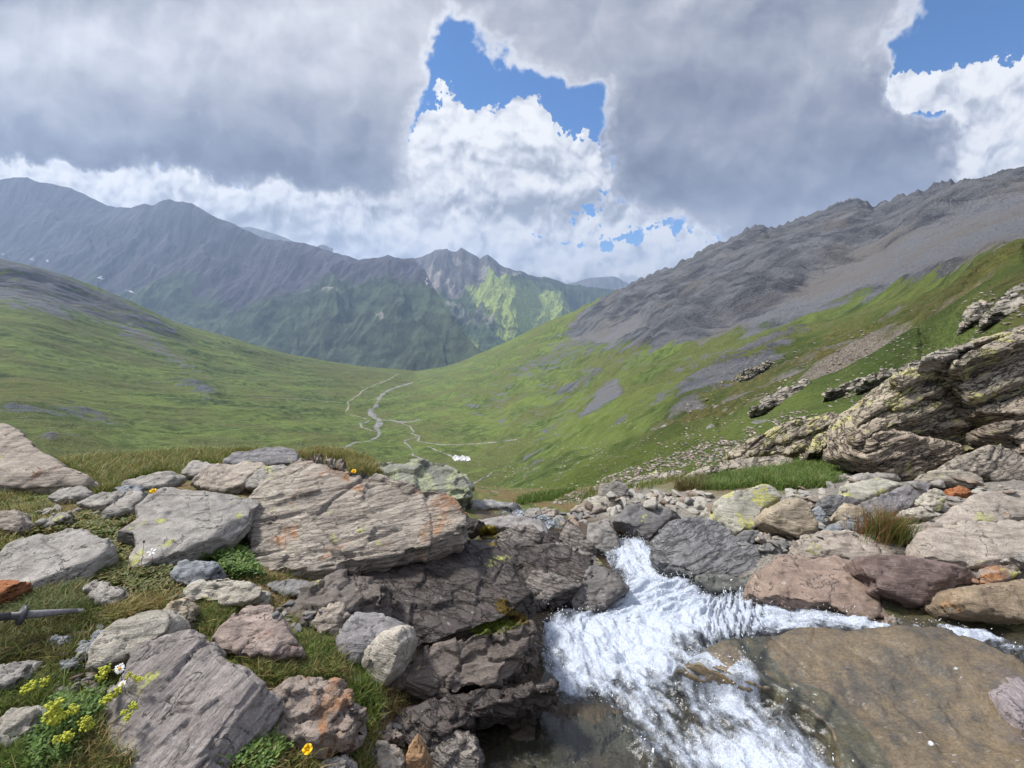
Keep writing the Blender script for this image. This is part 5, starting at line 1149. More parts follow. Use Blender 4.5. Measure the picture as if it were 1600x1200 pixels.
    pr = (core * np.clip(foam, 0, 1) * (.12 + 2.2 * core * (1 - core) * 4 * .5 + .9 * gs(1000, 880, 60, 40) + .8 * gs(1190, 935, 110, 18) + .5 * gs(880, 960, 60, 20)))
    pick = rg.choice(len(P), 3400, p=pr / pr.sum())
    O = P[pick] + np.stack([rg.normal(0, .025, len(pick)), rg.normal(0, .025, len(pick)), rg.exponential(.022, len(pick)) + .002], -1)
    r = rg.uniform(.0011, .0034, len(pick)) * (1 + (rg.random(len(pick)) < .05) * .8)
    oc = np.array([[1,0,0],[-1,0,0],[0,1,0],[0,-1,0],[0,0,1.5],[0,0,-1.3]]); of = np.array([[0,2,4],[2,1,4],[1,3,4],[3,0,4],[2,0,5],[1,2,5],[3,1,5],[0,3,5]])
    st = oc[None] * r[:, None, None]; st = st + (st[:, :, 2:3] * rg.normal(0, .7, (len(pick), 1, 3)))
    V = (O[:, None] + st).reshape(-1, 3); FF = (of[None] + (np.arange(len(pick)) * 6)[:, None, None]).reshape(-1, 3)
    m2, t2 = material('spray_drops'); finish(t2, (.80, .84, .90), .25, spec=.6)
    sp = link('spray', np_mesh('spray', V, FF), m2); tag(sp, kind='stuff')
# ------------------------------------------------------------------ casting view rays onto what is already built
class Caster:
    def __init__(s):
        bpy.context.view_layer.update(); s.dg = bpy.context.evaluated_depsgraph_get()
    def px(s, x, y, skip=()):
        d = rays(x, y); d = d / np.linalg.norm(d); o = Vector((0, 0, 0)); dv = Vector(d)
        for _ in range(60):
            ok, loc, n, i, ob, mt = SC.ray_cast(s.dg, o, dv)
            if not ok: return None
            if any(ob.name.startswith(k) for k in skip): o = loc + dv * .004; continue
            return np.array(loc), np.array(n), ob.name
        return None
    def down(s, x, y, z=4.0):
        ok, loc, n, i, ob, mt = SC.ray_cast(s.dg, Vector((x, y, z)), Vector((0, 0, -1)))
        return (np.array(loc), np.array(n), ob.name) if ok else None
def samp(poly, n, rg):
    p = np.array(poly, float); out = np.zeros((0, 2))
    while len(out) < n:
        q = rg.uniform(p.min(0), p.max(0), (n * 3, 2)); out = np.vstack([out, q[inpoly(q[:, 0], q[:, 1], poly)]])
    return out[:n]

class Blades:
    """grass blades gathered into one mesh: bent tapering strips"""
    def __init__(s): s.V = []; s.F = []; s.C = []; s.n = 0
    def add(s, R, h, w, lean, col, rg, up=None):
        n = len(R); 
        if n == 0: return
        a = rg.uniform(0, 2 * math.pi, n); side = np.stack([np.cos(a), np.sin(a), a * 0], -1)
        b = rg.uniform(0, 2 * math.pi, n); ld = np.stack([np.cos(b), np.sin(b), a * 0], -1) * (lean * rg.uniform(.2, 1.5, n))[:, None]
        u = np.array([0, 0, 1.]) if up is None else up
        h = h[:, None]; w = w[:, None]
        p0 = R - .01 * u; p1 = R + u * h * .45 + ld * h * .22; p2 = R + u * h * .80 + ld * h * .62; p3 = R + u * h * .98 + ld * h * 1.15
        V = np.stack([p0 - side * w, p0 + side * w, p1 - side * w * .85, p1 + side * w * .85, p2 - side * w * .5, p2 + side * w * .5, p3], 1)
        f = np.array([[0,1,3],[0,3,2],[2,3,5],[2,5,4],[4,5,6]])
        s.V.append(V.reshape(-1, 3)); s.F.append((f[None] + (s.n + np.arange(n) * 7)[:, None, None]).reshape(-1, 3))
        s.C.append(np.repeat(col, 7, 0)); s.n += n * 7
    def leaves(s, R, size, col, rg, flat=.5):
        n = len(R)
        if n == 0: return
        a = rg.uniform(0, 2 * math.pi, n); d = np.stack([np.cos(a), np.sin(a), rg.uniform(.0, flat, n)], -1); sd = np.stack([-np.sin(a), np.cos(a), rg.normal(0, .25, n)], -1)
        L = size[:, None]
        V = np.stack([R, R + d * L * .35 + sd * L * .26, R + d * L * .75 + sd * L * .22, R + d * L, R + d * L * .75 - sd * L * .22, R + d * L * .35 - sd * L * .26, R + d * L * .55 - np.array([0, 0, .12]) * L], 1)
        f = np.array([[0,1,6],[1,2,6],[2,3,6],[3,4,6],[4,5,6],[5,0,6]])
        s.V.append(V.reshape(-1, 3)); s.F.append((f[None] + (s.n + np.arange(n) * 7)[:, None, None]).reshape(-1, 3))
        s.C.append(np.repeat(col, 7, 0)); s.n += n * 7
    def build(s, name, mat, kind='stuff', parent=None):
        if not s.n: return None
        me = np_mesh(name, np.vstack(s.V), np.vstack(s.F)); cattr(me, 'tint', np.vstack(s.C))
        o = link(name, me, mat, parent)
        if kind: tag(o, kind=kind)
        return o
_leafm = []
def leaf_mat():
    if not _leafm:
        m, t = material('living_leaf')
        c = t.attr('tint', 'Color')
        p = t.new('ShaderNodeBsdfPrincipled', {'Base Color': c, 'Roughness': .55, 'Specular IOR Level': .3})
        tl = t.new('ShaderNodeBsdfTranslucent', {'Color': c})
        mx = t.new('ShaderNodeMixShader', {0: .3, 1: p.outputs[0], 2: tl.outputs[0]})
        o = t.new('ShaderNodeOutputMaterial'); t.L.new(mx.outputs[0], o.inputs['Surface'])
        _leafm.append(m)
    return _leafm[0]
def plain(name, col, rough=.6, spec=.3):
    m, t = material(name)
    n = t.noise(t.new('ShaderNodeTexCoord').outputs['Object'], 90, 3, .6)
    finish(t, t.mix(t.rng(n, .3, .7), tuple(np.array(col) * .75), tuple(np.minimum(np.array(col) * 1.2, .9))), rough, spec=spec)
    return m
def pal(cols, n, rg, var=.18):
    c = np.array(cols)[rg.integers(0, len(cols), n)]
    return c * rg.uniform(1 - var, 1 + var, (n, 1)) * rg.uniform(.93, 1.07, (n, 3))

def cast_many(C, pts, only, skip=()):
    out = []
    for x, y in pts:
        h = C.px(x, y, skip)
        if h and h[2].startswith(only): out.append(h[0])
    return np.array(out) if out else np.zeros((0, 3))

GREEN = [(.11,.165,.036),(.15,.205,.048),(.18,.23,.06),(.095,.14,.034)]
STRAW = [(.32,.26,.10),(.40,.33,.14),(.26,.19,.08),(.25,.24,.07)]
LUSH  = [(.095,.165,.035),(.125,.205,.045),(.165,.24,.055),(.08,.135,.03)]
def build_grass(C):
    rg = np.random.default_rng(3)
    B = Blades(); U = rg.uniform
    def patch(poly, n, h0, h1, cols, lean=.7, w=.0016, only=('ground',), clump=.0, keep=None):
        p = samp(poly, n, rg)
        R = cast_many(C, p, only)
        if keep is not None and len(R): R = R[fbm(R * keep[0] + keep[2], 3, seed=9) > keep[1]]
        if clump and len(R):
            R = np.repeat(R, 3, 0); R[:, :2] += rg.normal(0, clump, (len(R), 2))
        k = len(R)
        dep = np.linalg.norm(R, axis=1) if k else np.zeros(0)
        B.add(R, U(h0, h1, k), np.maximum(w, dep * .00055) * U(.7, 1.3, k), lean, pal(cols, k, rg), rg)
    # golden turf beyond the left slabs
    patch([(60,768),(95,735),(75,700),(180,690),(300,692),(420,700),(440,712),(360,728),(290,745),(230,758),(150,775)], 17000, .03, .075, STRAW[:3] + GREEN + GREEN[1:3] + [(.13,.15,.045)], .8, clump=.025)
    patch([(60,745),(75,705),(180,694),(420,702),(360,725),(290,742),(150,768)], 1300, .07, .13, STRAW, .9)
    patch([(455,712),(500,700),(560,706),(600,730),(640,750),(640,772),(590,756),(540,742)], 3600, .04, .09, STRAW + GREEN[:2], .8, clump=.03)
    patch([(560,742),(600,755),(650,770),(700,786),(660,786),(600,764)], 900, .06, .14, LUSH + STRAW[:1], .7, clump=.02)
    # bright wet meadow by the cliff
    patch([(1062,764),(1100,744),(1200,737),(1250,727),(1300,712),(1340,700),(1350,722),(1322,748),(1285,762),(1235,768),(1180,760),(1130,766)], 11000, .05, .15, LUSH + [(.20,.20,.07)], .8, clump=.04)
    patch([(1055,768),(1075,752),(1110,748),(1100,766)], 700, .08, .18, [(.16,.11,.05),(.12,.12,.04)], .6, clump=.03)
    patch([(1475,712),(1500,688),(1530,692),(1520,712)], 500, .06, .16, LUSH, .6, clump=.03)
    patch([(800,790),(815,778),(850,770),(900,765),(860,782)], 900, .04, .10, LUSH + GREEN, .6, clump=.03)
    patch([(860,785),(960,752),(1060,726),(1160,690),(1160,720),(1060,750),(960,778)], 2600, .04, .12, GREEN + STRAW[:1], .6, clump=.05)
    # turf and moss between the near stones
    L = [(-60,1230),(-60,770),(60,768),(150,778),(230,765),(300,880),(420,900),(500,900),(560,960),(600,1040),(640,1100),(660,1180),(640,1230)]
    patch(L, 17000, .012, .040, GREEN + [(.12,.13,.03)], .9, keep=(2.3, -.05, 0), clump=.012)
    patch(L, 13000, .014, .050, STRAW + [(.13,.08,.035)], 1.2, keep=(2.9, .03, 31), clump=.014)
    patch(L, 900, .05, .11, GREEN + STRAW[:1], 1.0)
    patch([(20,960),(60,925),(140,915),(190,940),(120,962),(40,975)], 1500, .015, .05, [(.13,.17,.05),(.10,.14,.04),(.17,.16,.07)], 1.1, clump=.012)
    patch([(170,950),(260,920),(300,930),(260,950),(190,985)], 900, .015, .05, STRAW, 1.3, clump=.012)
    patch([(-40,1040),(-40,960),(140,965),(180,990),(120,1030),(40,1040)], 2600, .012, .035, [(.10,.12,.03),(.13,.11,.03),(.09,.07,.025)], 1.2, clump=.012)
    patch([(300,950),(390,945),(340,980),(310,1000),(285,985)], 1000, .012, .04, GREEN + STRAW[2:], .9, clump=.012)
    patch([(390,1030),(470,1020),(530,1000),(530,1060),(480,1075),(400,1060)], 1500, .012, .04, LUSH[2:] + GREEN + STRAW[2:], .9, clump=.012)
    patch([(545,1100),(560,1060),(590,1080),(590,1130),(560,1150)], 700, .025, .075, [(.12,.17,.035),(.15,.19,.04)] + GREEN, .8, clump=.015)
    patch([(480,955),(450,940),(520,930),(560,915),(600,905),(560,940)], 1000, .03, .10, GREEN + STRAW[2:], .9)
    patch([(350,1210),(400,1160),(500,1165),(560,1150),(600,1170),(560,1215)], 1500, .012, .04, LUSH[:1] + GREEN + STRAW[2:], .9, clump=.012)
    patch([(0,1200),(60,1120),(110,1100),(170,1090),(130,1160),(90,1220)], 1500, .015, .045, [(.17,.23,.05),(.14,.20,.04)] + GREEN, .9, clump=.012)
    B.build('grass', leaf_mat())
    # leafy ground cover
    V = Blades()
    def lv(poly, n, s0, s1, cols, flat=.5, lift=.03, only=('ground',)):
        R = cast_many(C, samp(poly, n, rg), only)
        R = np.repeat(R, 4, 0); k = len(R)
        R = R + np.stack([rg.normal(0, .012, k), rg.normal(0, .012, k), rg.uniform(0, lift, k)], -1)
        V.leaves(R, U(s0, s1, k), pal(cols, k, rg, .25), rg, flat)
    lv([(40,836),(60,815),(120,800),(160,810),(215,800),(228,805),(180,840),(215,850),(205,875),(170,885),(180,842),(100,830)], 1500, .012, .028, [(.13,.16,.04),(.17,.18,.05),(.09,.13,.03),(.20,.15,.05)], .5)
    lv([(275,885),(300,862),(350,846),(385,870),(410,905),(350,905),(340,885)], 2000, .010, .024, LUSH + [(.04,.10,.015)], .7, .06)
    lv([(150,905),(190,880),(230,895),(270,890),(270,915),(300,925),(240,935),(195,925)], 1100, .010, .024, [(.10,.13,.03),(.13,.15,.04),(.16,.12,.05)], .5)
    lv([(370,1200),(385,1160),(430,1150),(450,1170),(420,1215)], 700, .009, .020, LUSH, .7, .05)
    lv([(60,1150),(100,1100),(180,1085),(170,1110),(130,1150),(110,1200),(60,1210)], 650, .007, .017, [(.11,.19,.04),(.10,.17,.04)], .8, .07)
    lv(L, 1500, .008, .018, [(.09,.11,.03),(.15,.11,.04),(.12,.13,.04),(.11,.07,.03)], .4, .015)
    V.build('leafy_ground_cover', leaf_mat())

# ------------------------------------------------------------------ loose stones
def build_rubble(C):
    rg = np.random.default_rng(17)
    meshes = [pebble_mesh(300 + i, rg.uniform(.35, .8), vox=.045) for i in range(14)]
    mats = {'grey': rock_mat((.34,.325,.305), .45, 0, .1, scale=2.2), 'pale': rock_mat((.44,.415,.37), .4, .1, .1, pale=.6, scale=2.2), 'brown': rock_mat((.31,.25,.205), .5, .4, .1, scale=2.2), 'dark': rock_mat((.20,.195,.195), .5, 0, 0, .2, scale=2.2), 'blue': rock_mat((.28,.295,.31), .4, 0, 0, scale=2.2)}
    cache = {}
    def stone(p, size, key, label, group, cat='stone', nrm=None):
        k = (int(rg.integers(len(meshes))), key)
        if k not in cache:
            me = meshes[k[0]] if not any(x[0] == k[0] for x in cache) else meshes[k[0]].copy()
            me.materials.clear(); me.materials.append(mats[key]); cache[k] = me
        o = bpy.data.objects.new('stone', cache[k]); COL.objects.link(o)
        o.location = p + np.array([0, 0, size * .10]); o.scale = (size * rg.uniform(.85, 1.3), size * rg.uniform(.8, 1.1), size * rg.uniform(.7, 1.15))
        o.rotation_euler = (rg.normal(0, .28), rg.normal(0, .28), rg.uniform(0, 6.28))
        tag(o, label, cat, group)
    W = {'grey': 'grey', 'pale': 'whitish', 'brown': 'reddish brown', 'dark': 'dark', 'blue': 'bluish'}
    AREAS = [
        ([(905,795),(940,772),(1000,768),(1060,775),(1120,770),(1125,792),(1095,806),(1060,800),(1000,790),(950,808)], 93, 12, 30, 'in rubble behind the dark block heading the rapid', 'rubble above the rapid', ('grey','pale','brown','pale')),
        ([(830,815),(880,800),(950,800),(970,826),(930,822),(880,830)], 33, 10, 24, 'beside the white water at the lip', 'stones at the lip of the stream', ('grey','dark','brown')),
        ([(1210,770),(1250,765),(1330,745),(1340,760),(1300,778),(1250,790)], 33, 12, 26, 'between bright meadow and bank boulders', 'stones along the meadow edge', ('grey','brown','pale')),
        ([(1262,845),(1275,800),(1340,800),(1390,805),(1420,830),(1400,845),(1330,838)], 54, 10, 26, 'among blocks between tan boulder and grass tuft', 'stones in the gaps of the right bank', ('blue','grey','pale','dark')),
        ([(1400,845),(1440,800),(1500,770),(1540,760),(1480,800),(1470,828)], 30, 10, 24, 'at the edge of the orange stained slab', 'stones by the orange slab', ('pale','brown','grey')),
        ([(1130,850),(1180,838),(1240,842),(1240,868),(1200,862)], 27, 9, 22, 'in the gap above the wavy slate slab', 'stones above the slate slab', ('grey','dark','pale')),
        ([(1420,760),(1480,750),(1560,752),(1640,765),(1600,772),(1520,772),(1450,768)], 30, 12, 28, 'at the foot of the layered cliff', 'stones under the cliff', ('grey','pale','brown')),
        ([(90,1085),(110,1055),(150,1050),(185,1065),(170,1095),(130,1110),(90,1105)], 39, 8, 22, 'in bare earth beside the near daisies', 'pebbles by the daisies', ('pale','grey','brown')),
        ([(60,1020),(120,985),(180,960),(150,1010),(110,1040)], 18, 8, 20, 'in brown moss by the tip of the pole', 'pebbles near the pole', ('grey','blue')),
        ([(560,1060),(600,1100),(650,1150),(640,1195),(570,1190),(540,1150)], 30, 8, 22, 'in dark soil above the orange splinter', 'pebbles near the orange splinter', ('dark','grey','brown')),
        ([(20,800),(100,795),(160,805),(150,830),(60,830)], 21, 10, 24, 'in turf under the big pinkish slab', 'stones in the left turf', ('grey','pale')),
        ([(400,945),(480,940),(520,945),(470,990),(420,960)], 18, 8, 20, 'in moss above the reddish topped rock', 'stones in the moss', ('grey','dark','pale')),
        ([(210,905),(270,915),(300,945),(240,945)], 12, 8, 18, 'in dry grass under the bluish egg-shaped stone', 'stones in the dry grass', ('blue','pale')),
    ]
    for poly, n, s0, s1, where, group, keys in AREAS:
        for x, y in samp(poly, n, rg):
            h = C.px(x, y, ('stone',))
            if h is None or h[0][1] > 9: continue
            if not h[2].startswith('ground') and rg.random() < .75: continue
            s = rg.uniform(s0, s1) / F0 * (h[0][1] * CT - h[0][2] * ST); key = keys[int(rg.integers(len(keys)))]
            stone(h[0], s, key, f"small {W[key]} stone {where}", group)

def build_scree(C):
    """far too many to count: stones strewn over turf and fans of the slopes"""
    rg = np.random.default_rng(23)
    ico = bmesh.new(); bmesh.ops.create_icosphere(ico, subdivisions=1, radius=.5); iv = np.array([v.co[:] for v in ico.verts]); fi = np.array([[v.index for v in f.verts] for f in ico.faces]); ico.free()
    V, F, T, n = [], [], [], 0
    areas = [([(860,786),(960,740),(1080,700),(1180,665),(1340,610),(1340,650),(1200,700),(1080,740),(960,778),(880,790)], 3200, 1.2, 8.0),
             ([(740,770),(800,720),(900,690),(1000,680),(1100,640),(1100,690),(960,750),(830,775)], 900, 1.4, 4.0),
             ([(430,700),(520,640),(700,640),(900,640),(880,700),(740,760),(560,715)], 800, 1.0, 2.6),
             ([(-20,690),(100,600),(400,600),(480,660),(400,700)], 500, 1.0, 3.0),
             ([(1000,720),(1060,640),(1200,560),(1400,490),(1560,450),(1520,540),(1340,600),(1150,680)], 1500, 1.2, 5.5),
             ([(1450,560),(1500,500),(1600,440),(1640,470),(1560,520)], 200, 3, 10)]
    for poly, k, s0, s1 in areas:
        for x, y in samp(poly, k, rg):
            h = C.px(x, y)
            if h is None or not (h[2].startswith('hillside') or h[2].startswith('ground')): continue
            d = h[0][1]
            if pnoise(np.array([h[0] * 7.0 / d ** .8]), 5)[0] < rg.normal(-.02, .14): continue
            s = s0 + (s1 - s0) * rg.random() ** 2.5; s = s / F0 * d
            v = iv * rg.uniform(.55, 1.3, (len(iv), 1)) * np.array([rg.uniform(1, 1.9), 1, rg.uniform(.35, .7)]) * s; a = rg.uniform(0, 6.28); c_, s_ = math.cos(a), math.sin(a)
            v = v @ np.array([[c_, -s_, 0], [s_, c_, 0], [0, 0, 1]]).T
            V.append(v + h[0] + np.array([0, 0, s * .1])); F.append(fi + n); n += len(iv)
            T.append(np.repeat(pal([(.27,.24,.20),(.22,.20,.175),(.34,.31,.265),(.20,.16,.125)], 1, rg), len(iv), 0))
    me = np_mesh('scree', np.vstack(V), np.vstack(F), smooth=False); cattr(me, 'tint', np.vstack(T))
    m, t = material('scree_stone'); co = t.new('ShaderNodeTexCoord').outputs['Object']
    nz = t.noise(co, 9, 5, .7); finish(t, t.mix(.6, t.attr('tint', 'Color'), t.mix(t.rng(nz, .3, .7), (.4,.4,.4), (1.1,1.1,1.1)), 'MULTIPLY'), .9)
    tag(link('scree', me, m), kind='stuff')

# ------------------------------------------------------------------ water courses and trail on the valley floor
def ribbon(C, name, pts, wpx, mat, jit=1.0, lift=.35, kind='structure', seed=1):
    p = np.array(pts, float); seg = np.hypot(*np.diff(p, axis=0).T); s = np.concatenate([[0], np.cumsum(seg)])
    t = np.arange(0, s[-1], .8); x = np.interp(t, s, p[:, 0]); y = np.interp(t, s, p[:, 1])
    nz = fbm(np.stack([t * .12, t * 0 + seed * 7.3, t * 0], -1), 3, seed=seed); x = x + nz * 5.0; wv = 1 + jit * 2 * fbm(np.stack([t * .16, t * 0 + seed * 3.1 + 50, t * 0], -1), 3, seed=seed + 1)
    hits = []
    for a, b, w in zip(x, y, wv):
        h = C.px(a, b, ('valley', 'trail', 'scree', 'grass', 'rock', 'ground', 'stone'))
        if h and h[2].startswith('hillside'): hits.append((h[0], w))
    if len(hits) < 3: return None
    P = np.array([h[0] for h in hits]); w = np.array([h[1] for h in hits])
    P = (P + np.roll(P, 1, 0) + np.roll(P, -1, 0)) / 3; P = P[1:-1]; w = w[1:-1]
    D = P[:, 1]; half = np.clip(w, .12, 2.4) * wpx * .62 * D / F0 / 2
    # across the view: the courses lie nearly flat, so width runs along the ground
    tg = np.gradient(P, axis=0); tg[:, 2] = 0; tg /= np.linalg.norm(tg, axis=1, keepdims=True).clip(1e-6)
    sd = np.stack([-tg[:, 1], tg[:, 0], tg[:, 0] * 0], -1); sd = (sd + np.roll(sd, 1, 0) + np.roll(sd, -1, 0)); sd /= np.linalg.norm(sd, axis=1, keepdims=True).clip(1e-6)
    cols = []
    for k in np.linspace(-1, 1, 7):
        q = P + sd * (half * k)[:, None]; z = []
        for a in q:
            h = C.down(a[0], a[1], 600.)
            z.append(h[0][2] if h and h[2].startswith('hillside') else a[2])
        q = q.copy(); q[:, 2] = np.array(z) + lift * (1 - .8 * abs(k) ** 3)
        cols.append(q)
    M = np.stack(cols, 1)
    o = link(name, np_mesh(name, M.reshape(-1, 3), grid_faces(M.shape[0], 7)), mat); tag(o, kind=kind)
    return o
def build_courses(C):
    def gravel(name, a, b):
        m, t = material(name); co = t.new('ShaderNodeTexCoord').outputs['Object']
        n1 = t.noise(co, .35, 7, .7); n2 = t.noise(co, .06, 4, .6)
        finish(t, t.mix(t.rng(t.m('ADD', t.m('MULTIPLY', n1, .7), t.m('MULTIPLY', n2, .3)), .38, .62), a, b), .7, n1, .6, .5); return m
    g = gravel('river_gravel', (.11,.11,.105), (.27,.26,.24)); tr = gravel('trail_earth', (.20,.18,.13), (.34,.31,.25))
    ribbon(C, 'valley_stream', [(646,597),(632,602),(616,606),(600,614),(594,622),(589,632),(580,642),(586,652),(594,657),(597,662),(590,670),(592,680),(585,686),(572,690),(557,691),(535,701)], 8, g, seed=1)
    ribbon(C, 'valley_stream', [(576,640),(582,650),(592,657),(588,668)], 11, g, seed=8)
    ribbon(C, 'valley_stream', [(594,656),(610,657),(625,660),(640,666),(647,674),(641,677),(655,682),(652,689),(667,692),(690,695),(725,695),(775,691),(812,686)], 4.2, g, seed=2)
    ribbon(C, 'gravel_fan', [(608,656),(622,659),(636,660),(650,657),(658,654)], 9, g, seed=3)
    ribbon(C, 'valley_stream', [(655,682),(640,686),(630,690),(637,695),(645,704),(644,711),(657,716),(667,722),(678,725)], 5.5, g, seed=4)
    ribbon(C, 'valley_stream', [(667,697),(685,705),(700,710),(710,716),(730,722)], 4, g, seed=5)
    ribbon(C, 'valley_stream', [(768,738),(762,745),(748,751),(738,757)], 5, g, seed=6)
    ribbon(C, 'valley_stream', [(578,656),(568,662),(562,660),(566,668),(580,672),(590,676)], 5, g, seed=9)
    ribbon(C, 'trail', [(622,584),(610,592),(590,600),(572,607),(557,619),(542,630),(546,635),(539,644),(542,647),(557,650),(575,655)], 3.0, tr, seed=7)
    ribbon(C, 'trail', [(542,630),(512,627),(475,624),(450,623),(410,621)], 1.6, tr, seed=11)

def build_small(C):
    rg = np.random.default_rng(29)
    snow = bpy.data.materials.new('old_snow'); snow.use_nodes = True; t = NT(snow.node_tree)
    co = t.new('ShaderNodeTexCoord').outputs['Object']; nz = t.noise(co, .35, 5, .7); finish(t, t.mix(t.rng(nz, .42, .60), (.20,.19,.18), (.74,.76,.80)), .7, nz, .3, .1)
    def drift(poly, label, thick, group='old snow patches'):
        hs = [C.px(x, y, ('snow', 'hillside') if group == 'old snow patches' else ('snow',)) for x, y in poly]; hs = [h for h in hs if h]
        if len(hs) < 3: return
        P = np.array([h[0] for h in hs]); c = P.mean(0); nn = np.mean([h[1] for h in hs], 0); nn /= np.linalg.norm(nn)
        rings = []; k = len(P)
        for f, z in ((1.04, -.6), (1.0, .35), (.8, .8), (.45, 1.0)): rings.append(c + (P - c) * f + nn * thick * z)
        V = np.vstack(rings + [[c + nn * thick]]); Fs = []
        for r in range(3):
            for i in range(k): j = (i + 1) % k; Fs += [(r * k + i, r * k + j, (r + 1) * k + j), (r * k + i, (r + 1) * k + j, (r + 1) * k + i)]
        for i in range(k): Fs.append((3 * k + i, 3 * k + (i + 1) % k, 4 * k))
        F = np.array(Fs)
        fn = np.cross(V[F[:, 1]] - V[F[:, 0]], V[F[:, 2]] - V[F[:, 0]]).mean(0)
        if fn @ nn < 0: F = F[:, ::-1]
        tag(link('snow_patch', np_mesh('snow_patch', V - c, F), snow, loc=c), label, 'snow', group)
    drift([(46,405),(52,402),(61,405),(61,407),(52,407)], 'widest white snow streak above the left green shoulder', 1.5)
    drift([(72,407),(74,405),(76,408),(74,410)], 'tiny snow dot right of the widest streak on the left range', 1.5)
    drift([(151,434),(159,431),(165,434),(160,437)], 'small oval snow patch on the dark range above the left hillside crest', 1.5)
    drift([(196,453),(204,454),(213,459),(205,459)], 'slanting snow patch lowest on the dark range at the left', 1.5)
    drift([(2,396),(10,398),(16,401),(6,399)], 'thin snow streak at the left edge of the dark range', 1.5)
    drift([(664,438),(667,434),(670,441),(667,446)], 'small bright snow patch in the scree bowl under the central peak', 2)
    # white remnants on the valley floor
    for i, (poly, lab) in enumerate([([(706,716),(711,711),(719,714),(718,719),(711,720)], 'dirty white snow block by the valley stream, the left of three'), ([(717,715),(723,711),(730,716),(727,720),(720,720)], 'dirty white snow block by the valley stream, between two others'), ([(728,713),(733,714),(736,719),(729,720)], 'dirty white snow block by the valley stream, the smallest of three')]):
        drift(poly, lab, .7, 'snow blocks on the valley floor')
    # ---- moss cushions
    mm, t = material('moss'); co = t.new('ShaderNodeTexCoord').outputs['Object']; n1 = t.noise(co, 60, 5, .7); n2 = t.noise(co, 12, 4, .6)
    def moss_mat(a, b):
        m, t = material('moss'); co = t.new('ShaderNodeTexCoord').outputs['Object']; n1 = t.noise(co, 120, 5, .7); n2 = t.noise(co, 20, 4, .6)
        finish(t, t.mix(t.rng(t.m('ADD', t.m('MULTIPLY', n1, .6), t.m('MULTIPLY', n2, .4)), .38, .62), a, b), .95, n1, 1.0, .01, .1); return m
    bpy.data.materials.remove(mm)
    ym = moss_mat((.085,.070,.012), (.24,.20,.035)); bm_ = moss_mat((.050,.036,.012), (.16,.115,.035)); gm = moss_mat((.045,.060,.012), (.13,.15,.03))
    def moss(poly, mat, label, th):
        hs = [C.px(x, y, ('moss',)) for x, y in poly]
        if any(h is None for h in hs): return
        P = np.array([h[0] for h in hs]); c0 = P.mean(0); cx, cy = np.mean(poly, 0)
        g = []; bb = np.array(poly, float)
        V, F, idx = [], [], {}
        xs = np.arange(bb[:, 0].min() - 2, bb[:, 0].max() + 2, 1.3); ys = np.arange(bb[:, 1].min() - 2, bb[:, 1].max() + 2, 1.3)
        for i, y in enumerate(ys):
            for j, x in enumerate(xs):
                ins = 1 if inpoly(np.array([x]), np.array([y]), poly)[0] else -1
                d = ins * pdist(np.array([x]), np.array([y]), poly)[0]
                if d < -2.0: continue
                h = C.px(x, y, ('moss', 'stream', 'spray', 'grass', 'leafy'))
                if h is None or abs(h[0][1] - c0[1]) > .6: continue
                idx[(i, j)] = len(V); V.append(h[0] + h[1] * (th * sstep(-2.0, 9, d) - .004))
        for (i, j) in list(idx):
            q = [(i, j), (i + 1, j), (i + 1, j + 1), (i, j + 1)]
            if all(k in idx for k in q): F.append([idx[k] for k in q])
        if len(F) < 4: return
        V = np.array(V); V = V + (np.array([0, -.3, .9]) * (th * .55 * (fbm(V * 55, 3, .6, seed=2, ridged=True) - .3))[:, None])
        tag(link('moss_cushion', np_mesh('moss_cushion', V - c0, np.array(F)), mat, loc=c0), label, 'moss')
    moss([(745,833),(752,822),(762,819),(775,823),(779,834),(770,840),(755,841)], ym, 'bright yellow moss cushion beside the dark overhanging block', .022)
    moss([(763,850),(772,845),(779,849),(776,854),(766,855)], ym, 'small yellow moss spot below the bright moss cushion', .012)
    moss([(772,945),(780,935),(792,936),(795,948),(812,955),(826,965),(828,978),(812,975),(795,966),(780,958)], bm_, 'lumpy brown moss on the wet bedrock edge above the layered ledge', .020)
    moss([(732,985),(750,975),(780,968),(800,966),(820,976),(800,985),(765,992),(745,996)], gm, 'dark olive moss in the crack above the layered ledge', .014)
    # ---- trekking pole coming in from the left, its tip on the ground
    a = hit_ground(134, 967)[0]
    if True:
        tip = a + np.array([0, 0, .045]); e = tip[1] * CT - tip[2] * ST
        far = at_depth(-120, 974, tip[1] * .80)
        d = far - tip; Lg = np.linalg.norm(d); d /= Lg
        root = bpy.data.objects.new('trekking_pole', None); COL.objects.link(root); root.location = tip
        root.rotation_euler = Vector(d).to_track_quat('Z', 'Y').to_euler(); tag(root, 'grey trekking pole lying in from the left edge with its tip on the turf', 'trekking pole')
        def lathe(name, prof, mat, n=20):
            V = [(r * math.cos(k * 2 * math.pi / n), r * math.sin(k * 2 * math.pi / n), z) for z, r in prof for k in range(n)]
            F = [[q * n + k, q * n + (k + 1) % n, (q + 1) * n + (k + 1) % n, (q + 1) * n + k] for q in range(len(prof) - 1) for k in range(n)]
            return link(name, np_mesh(name, V, F), mat, root)
        s = e / F0
        lathe('tip', [(0, .0005), (0, 2.0 * s), (6 * s, 2.4 * s), (8 * s, 3.2 * s), (9 * s, .0005)], plain('worn_steel', (.42, .42, .43), .35, .6))
        lathe('ferrule', [(7 * s, .0005), (7 * s, 3.0 * s), (30 * s, 4.4 * s), (62 * s, 5.6 * s), (64 * s, 5.2 * s), (65 * s, .0005)], plain('grey_plastic', (.20, .19, .20), .5))
